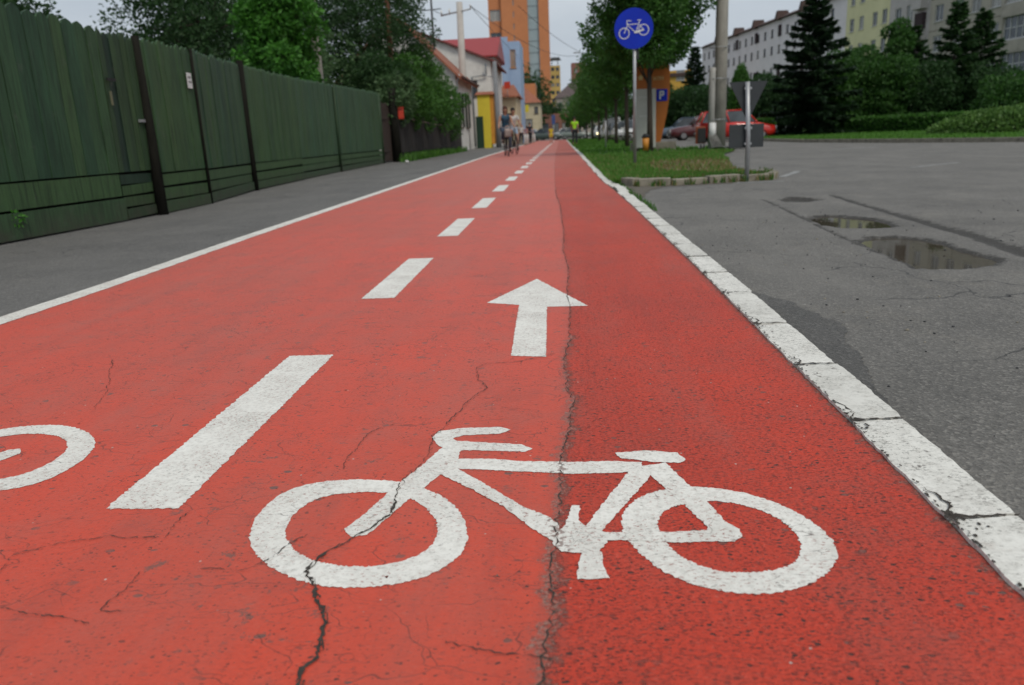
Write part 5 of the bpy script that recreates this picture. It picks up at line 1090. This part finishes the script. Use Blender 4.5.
# ------------------------------------------------------------ cars
def car(name, label, loc, rz, paint, L=4.1, W=1.66, H=1.42, style='hatch', group=None, lit=False):
    """nose towards local -y"""
    t = thing(name, label, 'car', loc, rz, group); y0, y1 = -L/2, L/2
    if style == 'sedan': roof = [(y0+L*.30, .86), (y0+L*.43, H), (y0+L*.68, H-.01), (y0+L*.82, .92)]
    elif style == 'van': roof = [(y0+L*.16, .95), (y0+L*.30, H), (y1-.15, H), (y1-.03, .95)]
    elif style == 'estate': roof = [(y0+L*.24, .86), (y0+L*.40, H), (y0+L*.92, H-.04), (y1-.04, .92)]
    else: roof = [(y0+L*.27, .88), (y0+L*.43, H), (y0+L*.82, H-.03), (y1-.10, .92)]
    st = [(y0, .36, .60, .80), (y0+.06, .24, .70, .90), (y0+.35, .20, .76, .97), (roof[0][0], .20, .88, 1), (0, .20, .92, 1), (roof[3][0], .20, .95, 1), (y1-.30, .20, .90, .98), (y1-.06, .26, .86, .93), (y1, .38, .76, .84)]
    if style != 'sedan': st[-2] = (y1-.05, .26, .95, .95); st[-1] = (y1, .38, .86, .88)
    b_ = MB(); rings = []
    for y, zb, zt, k in st:
        w = W/2*k; prof_ = [(-w*.85, zb), (-w, zb+.12), (-w*1.0, (zb+zt)/2), (-w*.97, zt-.10), (-w*.84, zt), (0, zt+.03), (w*.84, zt), (w*.97, zt-.10), (w, (zb+zt)/2), (w, zb+.12), (w*.85, zb)]
        rings.append(len(b_.v)); b_.v += [(x, y, z) for x, z in prof_]
    for a, c in zip(rings, rings[1:]):
        for k in range(11): b_.f.append((a+k, a+(k+1) % 11, c+(k+1) % 11, c+k)); b_.m.append(0); b_.sm.append(True)
    b_.f.append(tuple(rings[0]+k for k in range(11))[::-1]); b_.f.append(tuple(rings[-1]+k for k in range(11))); b_.m += [0, 0]; b_.sm += [False, False]
    # roof shell + pillars
    w0, w1 = W/2*.86, W/2*.68; (ya, za), (yb, zb), (yc, zc), (yd, zd) = roof
    b_.face([(-w1, yb, zb), (w1, yb, zb), (w1, yc, zc), (-w1, yc, zc)]); b_.face([(-w1, yb, zb), (-w1, yc, zc), (0, (yb+yc)/2, H+.03)], 0); b_.face([(w1, yc, zc), (w1, yb, zb), (0, (yb+yc)/2, H+.03)], 0); b_.face([(-w1, yb, zb), (0, (yb+yc)/2, H+.03), (w1, yb, zb)])
    for sx_ in (-1, 1):
        for p, q in (((w0, ya, za-.02), (w1, yb, zb)), ((w0, yd, zd-.02), (w1, yc, zc)), ((w0*1.0, (ya+yd)/2, .92), (w1, (yb+yc)/2, H-.01)), ((w1, yb, zb), (w1, yc, zc))):
            b_.tube([(sx_*p[0], p[1], p[2]), (sx_*q[0], q[1], q[2])], .04, 6)
    b_.build('body', paint, t)
    MB().face([(-w0, ya, za), (w0, ya, za), (w1, yb, zb-.01), (-w1, yb, zb-.01)]) 
    q = MB(); q.face([(-w0+.04, ya, za), (w0-.04, ya, za), (w1-.03, yb, zb-.01), (-w1+.03, yb, zb-.01)]); q.build('windscreen', CARGLASS, t)
    q = MB(); q.face([(w0-.04, yd, zd), (-w0+.04, yd, zd), (-w1+.03, yc, zc-.01), (w1-.03, yc, zc-.01)]); q.build('rear_window', CARGLASS, t)
    for sx_ in (-1, 1):
        q = MB(); f = [(sx_*w0, ya, za-.03), (sx_*w0, yd, zd-.03), (sx_*w1, yc, zc-.01), (sx_*w1, yb, zb-.01)]; q.face(f if sx_ > 0 else f[::-1]); q.build('side_window', CARGLASS, t)
        for yy in (y0+L*.19, y1-L*.19):
            wh = MB(); wh.ring((sx_*(W/2-.09), yy, .29), (1, 0, 0), .215, .085, 20, 8); wo = wh.build('wheel', BLACK, t)
            MB().tube([(sx_*(W/2-.16), yy, .29), (sx_*(W/2-.005), yy, .29)], .16, 14).build('rim', CHROME, wo)
        MB().box((sx_*(W/2*.66), y0-.005, .60), (.30, .06, .15)).build('headlight', HLIT if lit else HL, t, bevel=.01)
        MB().box((sx_*(W/2*.76), y1+.0, .70), (.22, .06, .20)).build('tail_light', TLM, t, bevel=.01)
        MB().box((sx_*(W/2+.04), ya+.12, .92), (.14, .08, .10)).build('mirror', paint, t, bevel=.02)
    MB().box((0, y0-.03, .38), (W*.9, .14, .16)).build('bumper', TRIM, t, bevel=.03); MB().box((0, y1+.02, .42), (W*.9, .14, .16)).build('bumper', TRIM, t, bevel=.03)
    MB().box((0, y0-.02, .60), (W*.46, .05, .11)).build('grille', BLACK, t); MB().box((0, y0-.108, .39), (.46, .012, .10)).build('number_plate', WHITE, t); MB().box((0, y1+.097, .44), (.46, .012, .10)).build('number_plate', WHITE, t)
    return t
def cpaint(name, c): 
    m, nt, b_ = nodes(name); q = N(nt); q.put(b_.inputs['Base Color'], q.mix(q.rng(q.noise(3, 4), .4, .7, 0, .35), c, tuple(x*.7+.02 for x in c))); b_.inputs['Roughness'].default_value = .28; b_.inputs['Coat Weight'].default_value = .5; return m
HL = M('headlamp_glass', (.55, .56, .57), None, 9, .15, 0); TLM = M('tail_lamp', (.35, .02, .015), None, 9, .25, 0); TRIM = M('dark_trim', (.04, .04, .042), None, 9, .6, .05)
HLIT, nt, b = nodes('lit_headlamp'); b.inputs['Base Color'].default_value = (.9, .85, .6, 1); b.inputs['Emission Color'].default_value = (1, .85, .45, 1); b.inputs['Emission Strength'].default_value = 3
car('parked_car', 'bright red hatchback parked beyond the concrete pole', (8.75, 41.4, RZ), R(90), cpaint('red_car', (.55, .02, .012)), 3.75, 1.6, 1.5, 'estate')
car('parked_car', 'dark maroon sedan parked left of the red hatchback', (8.8, 50.8, RZ), R(-90), cpaint('maroon_car', (.075, .008, .010)), 4.3, 1.63, 1.43, 'sedan')
car('parked_car', 'grey blue car parked behind the maroon sedan', (9.4, 62, RZ), R(-90), cpaint('bluegrey_car', (.07, .10, .14)), 4.4, 1.7, 1.5)
cols = [(.8, .8, .78), (.8, .8, .78), (.05, .055, .06), (.8, .8, .78), (.55, .56, .57), (.8, .8, .78), (.14, .02, .02), (.5, .5, .5), (.1, .13, .2)]
labs = ['nearest white car of the row parked right of the verge trees', 'second white car of the row behind the verge trees', 'dark car of the row behind the verge trees', 'white van of the row behind the verge trees', 'silver car of the row behind the verge trees',
        'white car with one lit headlight, far in the row', 'dark red car far in the row behind the verge trees', 'light grey car near the far end of the parked row', 'blue car at the far end of the parked row']
for i, (x, y) in enumerate([(4.95, 55), (4.75, 62), (4.75, 69.5), (4.7, 77), (4.7, 85), (4.55, 94), (7.5, 90), (4.9, 106), (5.1, 118)]):
    car('parked_car', labs[i], (x, y, RZ), R((-6, 4, 0, 3, -4, 0, 5, 0, 2)[i]), cpaint('car_paint', cols[i]), 4.2+.2*(i % 3), 1.7, 2.0 if i == 3 else 1.45, 'van' if i == 3 else ('sedan' if i % 2 else 'hatch'), 'cars parked in the row along the street', i == 5)
for i, (x, y, a, c, lb) in enumerate([(-2.2, 104, 85, (.05, .07, .06), 'dark green car crossing the end of the lane, left'), (1.6, 106, 92, (.12, .15, .13), 'grey green car crossing the end of the lane, right'), (-4.2, 113, 80, (.4, .42, .44), 'light car beyond the crossing cars, left'), (.6, 116, 95, (.45, .46, .46), 'light car beyond the crossing cars, right')]):
    car('distant_car', lb, (x, y, RZ), R(a), cpaint('car_paint', c), 4.3, 1.7, 1.5, 'sedan', 'cars at the far end of the lane')
car('parked_car', 'white car mostly hidden behind the clipped hedge', (24.0, 52, .05), R(80), cpaint('white_car', (.6, .6, .6)), 4.4, 1.7, 1.5)
car('parked_car', 'silver car behind the rounded shrub at the right edge', (27.5, 45, .05), R(80), cpaint('silver_car', (.4, .4, .42)), 4.3, 1.7, 1.5)

# ------------------------------------------------------------ people
def skin(name, pts, edges, rad, mat, parent, root=0, sub=2):
    me = bpy.data.meshes.new(name); me.from_pydata([tuple(p) for p in pts], edges, []); me.materials.append(mat)
    o = bpy.data.objects.new(name, me); COL.objects.link(o); o.parent = parent
    o.modifiers.new('skin', 'SKIN')
    for i, v in enumerate(me.skin_vertices[0].data):
        r = rad[i]; v.radius = r if isinstance(r, tuple) else (r, r); v.use_root = i == root
    s_ = o.modifiers.new('sub', 'SUBSURF'); s_.levels = sub; s_.render_levels = sub
    return o
SKINM = M('skin', (.46, .25, .17), (.40, .21, .14), 8, .6, .02)
def person(label, loc, rz, J, shirt, trousers, hair, sleeves='short', legs='long', scale=1.0, group=None, hairlen=.0, shoe=BLACK, face=True):
    """J: joint dictionary in metres, facing -y"""
    t = thing('person', label, 'person', loc, rz, group); t.scale = (scale,)*3
    V = []; E = []; Rd = []; idx = {}
    def add(k, p, r, par=None):
        idx[k] = len(V); V.append(Vector(p)); Rd.append(r)
        if par: E.append((idx[par], idx[k]))
    pv, ch, nk, hd = Vector(J['pelvis']), Vector(J['chest']), Vector(J['neck']), Vector(J['head'])
    add('pelvis', pv, (.115, .09)); add('waist', pv.lerp(ch, .5), (.095, .072), 'pelvis'); add('chest', ch, (.105, .078), 'waist'); add('neck', nk, .052, 'chest')
    add('jaw', nk.lerp(hd, .5), .06, 'neck'); add('head', hd, (.078, .092), 'jaw'); add('crown', hd+(hd-nk).normalized()*.085, (.066, .080), 'head')
    for s_, S in ((-1, 'r'), (1, 'l')):
        sh, el, wr = (Vector(J[k+S]) for k in ('shoulder_', 'elbow_', 'wrist_'))
        add('sh'+S, sh, .055, 'chest'); add('el'+S, el, .038, 'sh'+S); add('wr'+S, wr, .026, 'el'+S); hdn = (wr-el).normalized(); palm = wr+hdn*.07; add('pa'+S, palm, (.034, .020), 'wr'+S)
        side = hdn.cross(Vector((0, 1, .3))).normalized()
        for f in range(4):
            k0 = palm+side*(.024-.016*f)+hdn*.02; add(f'f{f}'+S, k0, .010, 'pa'+S); add(f'g{f}'+S, k0+hdn*(.030, .038, .035, .026)[f]+Vector((0, 0, -.008)), .009, f'f{f}'+S); add(f'h{f}'+S, k0+hdn*(.05, .062, .056, .043)[f]+Vector((0, .01, -.025)), .007, f'g{f}'+S)
        add('th'+S, wr+hdn*.03+side*.035, .011, 'wr'+S); add('ti'+S, wr+hdn*.065+side*.05, .009, 'th'+S)
        hp, kn, an = (Vector(J[k+S]) for k in ('hip_', 'knee_', 'ankle_'))
        add('hp'+S, hp, .088, 'pelvis'); add('kn'+S, kn, .054, 'hp'+S); add('ca'+S, kn.lerp(an, .3), .052, 'kn'+S); add('an'+S, an, .034, 'ca'+S); fd = Vector(J.get('foot', (0, -1, -.15))); add('hl'+S, an+Vector((0, .02, -.05)), .036, 'an'+S); add('to'+S, an+Vector((0, .02, -.055))+fd*.19, (.038, .022), 'hl'+S)
    skin('body', V, E, Rd, SKINM, t)
    def sub_(names, grow, name, mat, rr=None):
        ii = [idx[n] for n in names]; mp = {g_: k for k, g_ in enumerate(ii)}; ed = [(mp[a], mp[b_]) for a, b_ in E if a in mp and b_ in mp]
        rd_ = [tuple(q*grow+.006 for q in (Rd[k] if isinstance(Rd[k], tuple) else (Rd[k],)*2)) for k in ii]
        return [V[k] for k in ii], ed, rd_
    nm = ['chest', 'waist', 'pelvis', 'shr', 'shl']; v, e, r_ = sub_(nm, 1.28, '', None); n0 = len(v)
    for S in 'rl':
        k = .55 if sleeves == 'short' else (.95 if sleeves == 'long' else 0)
        if k:
            a, b_, c = V[idx['sh'+S]], V[idx['el'+S]], V[idx['wr'+S]]; base = nm.index('sh'+S)
            if sleeves == 'long': v += [b_, b_.lerp(c, .9)]; e += [(base, len(v)-2), (len(v)-2, len(v)-1)]; r_ += [(.050, .050), (.038, .038)]
            else: v += [a.lerp(b_, .6)]; e += [(base, len(v)-1)]; r_ += [(.054, .054)]
    skin('top', v, e, r_, shirt, t, 0)
    v, e, r_ = sub_(['pelvis', 'hpr', 'hpl'], 1.12, '', None)
    for k, S in ((1, 'r'), (2, 'l')):
        kn, an = V[idx['kn'+S]], V[idx['an'+S]]
        if legs == 'long': v += [kn, an+Vector((0, 0, .02))]; e += [(k, len(v)-2), (len(v)-2, len(v)-1)]; r_ += [(.070, .070), (.055, .055)]
        else: v += [V[idx['hp'+S]].lerp(kn, .75)]; e += [(k, len(v)-1)]; r_ += [(.085, .085)]
    skin('trousers' if legs == 'long' else 'shorts', v, e, r_, trousers, t, 0)
    up_ = (hd-nk).normalized(); h = MB(); h.ball((hd.x, hd.y+.018, hd.z+.062), (.094, .102, .092), 14, 9, 0, .03)
    if hairlen: h.ball((hd.x, hd.y+.055, hd.z-.02-hairlen*.3), (.09, .06, .09+hairlen*.5), 12, 8, 0, .04)
    h.build('hair', hair, t)
    if face:
        f = MB(); [f.ball((hd.x+sx_*.032, hd.y-.088, hd.z+.012), (.013, .008, .008), 8, 6) for sx_ in (-1, 1)]; f.build('eyes', BLACK, t)
        f = MB(); f.ball((hd.x, hd.y-.098, hd.z-.012), (.013, .02, .02), 8, 6); [f.ball((hd.x+sx_*.085, hd.y+.0, hd.z), (.012, .022, .03), 8, 6) for sx_ in (-1, 1)]; f.build('nose_and_ears', SKINM, t)
        f = MB(); f.ball((hd.x, hd.y-.085, hd.z-.045), (.024, .008, .007), 8, 6); f.build('mouth', M('lips', (.35, .10, .08), None, 9, .5, 0), t)
    f = MB()
    for S in 'rl': a = V[idx['an'+S]]; f.ball((a.x, a.y-.07, a.z-.055), (.048, .14, .038), 10, 6)
    f.build('shoes', shoe, t)
    return t
def stand(step=0, arm=.0):
    return dict(pelvis=(0, 0, .93), chest=(0, 0, 1.26), neck=(0, 0, 1.45), head=(0, -.015, 1.56), shoulder_r=(-.18, 0, 1.38), shoulder_l=(.18, 0, 1.38), elbow_r=(-.23, arm*.2, 1.10), elbow_l=(.23, -arm*.2, 1.10), wrist_r=(-.22, -.10+arm*.2, .86), wrist_l=(.22, -.10-arm*.3, .87),
        hip_r=(-.09, 0, .88), hip_l=(.09, 0, .88), knee_r=(-.10, -.02-step*.5, .49), knee_l=(.10, -.02+step*.2, .49), ankle_r=(-.10, .02-step, .09), ankle_l=(.10, .02+step, .10+abs(step)*.15))
def C(name, c, c2=None): return M(name, c, c2, 9, .85, .1)
TEAL = C('teal_cloth', (.03, .13, .22), (.05, .06, .08)); JEANS = C('denim', (.06, .08, .12)); DARKC = C('dark_cloth', (.02, .022, .03)); LJEANS = C('light_denim', (.28, .36, .46)); WHC = C('white_cloth', (.62, .6, .58)); HIV = M('hi_vis', (.38, .75, .03), (.32, .66, .02), 6, .6, .05); YC = C('yellow_cloth', (.70, .55, .03)); HB = C('brown_hair', (.08, .028, .018)); HG = C('dark_hair', (.03, .025, .022)); BEIGE = C('beige_bag', (.50, .40, .36))
def bicycle(label, loc, rz, bagmat=None):
    t = thing('bicycle', label, 'bicycle', loc, rz, 'bicycles ridden on the lane'); yf, yr = -.55, .52
    for y in (yf, yr):
        w = MB(); w.ring((0, y, .34), (1, 0, 0), .325, .017, 30, 6); wo = w.build('wheel', BLACK, t); s_ = MB()
        for k in range(14): a = k*math.pi/7; s_.tube([(0, y, .34), (0, y+.31*math.cos(a), .34+.31*math.sin(a))], .0025, 3)
        s_.tube([(-.04, y, .34), (.04, y, .34)], .022, 8); s_.build('spokes', CHROME, wo)
    f = MB(); f.tube([(0, -.38, .86), (0, -.03, .30)], .018, 6).tube([(0, .22, .82), (0, -.03, .30)], .018, 6).tube([(0, -.37, .80), (0, .18, .74)], .016, 6)
    for s_ in (-1, 1): f.tube([(s_*.02, .18, .72), (s_*.05, yr, .34)], .010, 5).tube([(s_*.02, -.03, .30), (s_*.05, yr, .34)], .010, 5).tube([(s_*.05, -.42, .72), (s_*.05, yf, .34)], .012, 5)
    f.tube([(-.05, -.42, .72), (.05, -.42, .72)], .014, 5).tube([(0, -.41, .72), (0, -.36, 1.0)], .016, 6); f.build('frame', DARKMET, t)
    MB().tube([(-.28, -.25, 1.03), (-.24, -.36, 1.04), (0, -.37, 1.0), (.24, -.36, 1.04), (.28, -.25, 1.03)], .013, 7).build('handlebar', CHROME, t)
    MB().ball((0, .24, .88), (.09, .14, .04), 12, 8).build('saddle', BLACK, t); MB().tube([(-.09, -.03, .46), (-.09, -.03, .30), (.09, -.03, .30), (.09, -.03, .14)], .011, 6).box((-.13, -.03, .46), (.09, .07, .02)).box((.13, -.03, .14), (.09, .07, .02)).build('crank', DARKMET, t)
    if bagmat:
        b_ = MB(); 
        for z in (.66, .74, .82, .90):
            b_.tube([(-.16, -.44, z), (.16, -.44, z), (.18, -.70, z), (-.18, -.70, z), (-.16, -.44, z)], .006, 5)
        for x in (-.16, -.08, 0, .08, .16): b_.tube([(x, -.70, .90), (x, -.70, .66), (x, -.44, .66)], .005, 4)
        b_.build('basket', DARKMET, t)
    return t
RIDE = dict(pelvis=(0, .22, .97), chest=(0, .08, 1.28), neck=(0, .02, 1.46), head=(0, -.02, 1.57), shoulder_r=(-.17, .04, 1.39), shoulder_l=(.17, .04, 1.39), elbow_r=(-.23, -.0, 1.14), elbow_l=(.23, -.0, 1.14), wrist_r=(-.26, -.20, 1.05), wrist_l=(.26, -.20, 1.05),
    hip_r=(-.09, .18, .93), hip_l=(.09, .18, .93), knee_r=(-.12, -.22, .84), knee_l=(.12, -.12, .60), ankle_r=(-.13, -.03, .55), ankle_l=(.13, -.0, .24))
bicycle('dark city bicycle with a front basket ridden by the woman in teal', (-2.10, 29.4, 0), R(10), BEIGE); person('person riding towards the viewer in a dark and teal top, brown hair tied back', (-2.10, 29.4, 0), R(10), RIDE, TEAL, JEANS, HB, 'none', 'long', 1.04, 'cyclists on the lane', .1)
hb = thing('bag', 'beige pink bag in the front basket of the near bicycle', 'bag', (-2.0, 28.83, .70), R(10)); MB().box((0, 0, .13), (.24, .20, .28), top=(.85, .8)).build('body', BEIGE, hb, bevel=.04); MB().ring((0, 0, .30), (0, 1, 0), .08, .010, 18, 6).build('handle', BEIGE, hb)
bicycle('second bicycle just behind the near one', (-2.0, 32.4, 0), R(14)); person('person cycling behind in a white top and pale blue shorts', (-2.0, 32.4, 0), R(14), RIDE, WHC, LJEANS, HG, 'short', 'short', 1.06, 'cyclists on the lane')
person('person in dark clothes with a black bag walking by the bollards', (-2.9, 70, 0), R(20), stand(.16, .3), DARKC, DARKC, HG, 'short', 'long', 1.05, 'people on foot', face=False)
person('person in a white top walking left of the one in black', (-3.55, 68, 0), R(10), stand(.12, .2), WHC, DARKC, HG, 'short', 'long', 1.0, 'people on foot', face=False)
person('person in a light top walking behind the white bollards', (-4.1, 72, 0), R(-10), stand(.1, .1), C('grey_cloth', (.4, .38, .4)), JEANS, HB, 'short', 'long', 1.0, 'people on foot', face=False)
person('child in a yellow dress walking along the middle of the lane', (-.98, 66, 0), R(0), stand(.12, .2), YC, YC, HG, 'short', 'short', .80, 'people on foot', face=False)
person('person in a hi-vis yellow green vest and black trousers at the right lane edge', (.72, 49.5, .0), R(170), stand(.05, .6), HIV, DARKC, HG, 'short', 'long', 1.0, 'people on foot')
person('person in grey far down the left footway', (-3.6, 92, 0), R(0), stand(.1, .2), C('bluegrey_cloth', (.2, .25, .33)), JEANS, HG, 'long', 'long', 1.0, 'people on foot', face=False)
person('person with a pink top far down the left footway', (-3.9, 86, 0), R(0), stand(.14, .2), C('pink_cloth', (.5, .25, .28)), JEANS, HB, 'short', 'long', 1.0, 'people on foot', face=False)
# litter
lt = thing('litter', 'crumpled white scrap lying on the footway by the end of the green fence', 'litter', (-5.2, 26.0, 0)); MB().ball((0, 0, .04), (.07, .05, .045), 8, 6, 0, .3).build('scrap', WHITE, lt)

# ------------------------------------------------------------ camera, light, sky
pitch, yaw, roll = R(14.9758), R(4.3338), R(2.6)
cam = bpy.data.cameras.new('camera'); co = bpy.data.objects.new('camera', cam); COL.objects.link(co)
cam.sensor_width = 36; cam.lens = 770/1024*36; cam.clip_end = 3000; cam.clip_start = .05
rot = Matrix.Rotation(yaw, 4, 'Z') @ Matrix.Rotation(math.pi/2-pitch, 4, 'X') @ Matrix.Rotation(-roll, 4, 'Z')
co.matrix_world = Matrix.Translation((0, 0, .7)) @ rot
cam.dof.use_dof = True; cam.dof.focus_distance = 2.1; cam.dof.aperture_fstop = 4.0
scene.camera = co
SE, SR = R(52), R(150)
w = bpy.data.worlds.new('World'); scene.world = w; w.use_nodes = True; g = N(w.node_tree); bg = w.node_tree.nodes['Background']
sky = g.n('ShaderNodeTexSky'); sky.sky_type = 'NISHITA'; sky.sun_disc = False; sky.sun_elevation = SE; sky.sun_rotation = SR; sky.air_density = 1.6; sky.dust_density = 4; sky.ozone_density = 1.5
hsv = g.n('ShaderNodeHueSaturation'); hsv.inputs['Saturation'].default_value = .35; g.put(hsv.inputs['Color'], sky.outputs[0])
cl = g.noise(1.7, 6, .6, g.coord((1, 1, 2.6), 'Generated'))
cloud = g.mix(g.rng(cl, .35, .68), (4.3, 5.0, 5.9), (5.9, 6.5, 7.15))
g.put(bg.inputs['Color'], g.mix(.82, hsv.outputs[0], cloud)); bg.inputs['Strength'].default_value = .104
sl = bpy.data.lights.new('sun', 'SUN'); so = bpy.data.objects.new('sun', sl); COL.objects.link(so); sl.energy = 1.6; sl.angle = R(18); sl.color = (1, .93, .82)
so.rotation_euler = (math.pi/2-SE, 0, math.pi-SR)
scene.render.engine = 'CYCLES'; scene.render.resolution_x = 1024; scene.render.resolution_y = 685
scene.view_settings.view_transform = 'Standard'; scene.view_settings.look = 'None'; scene.view_settings.exposure = 0
scene.cycles.max_bounces = 6; scene.cycles.transparent_max_bounces = 4
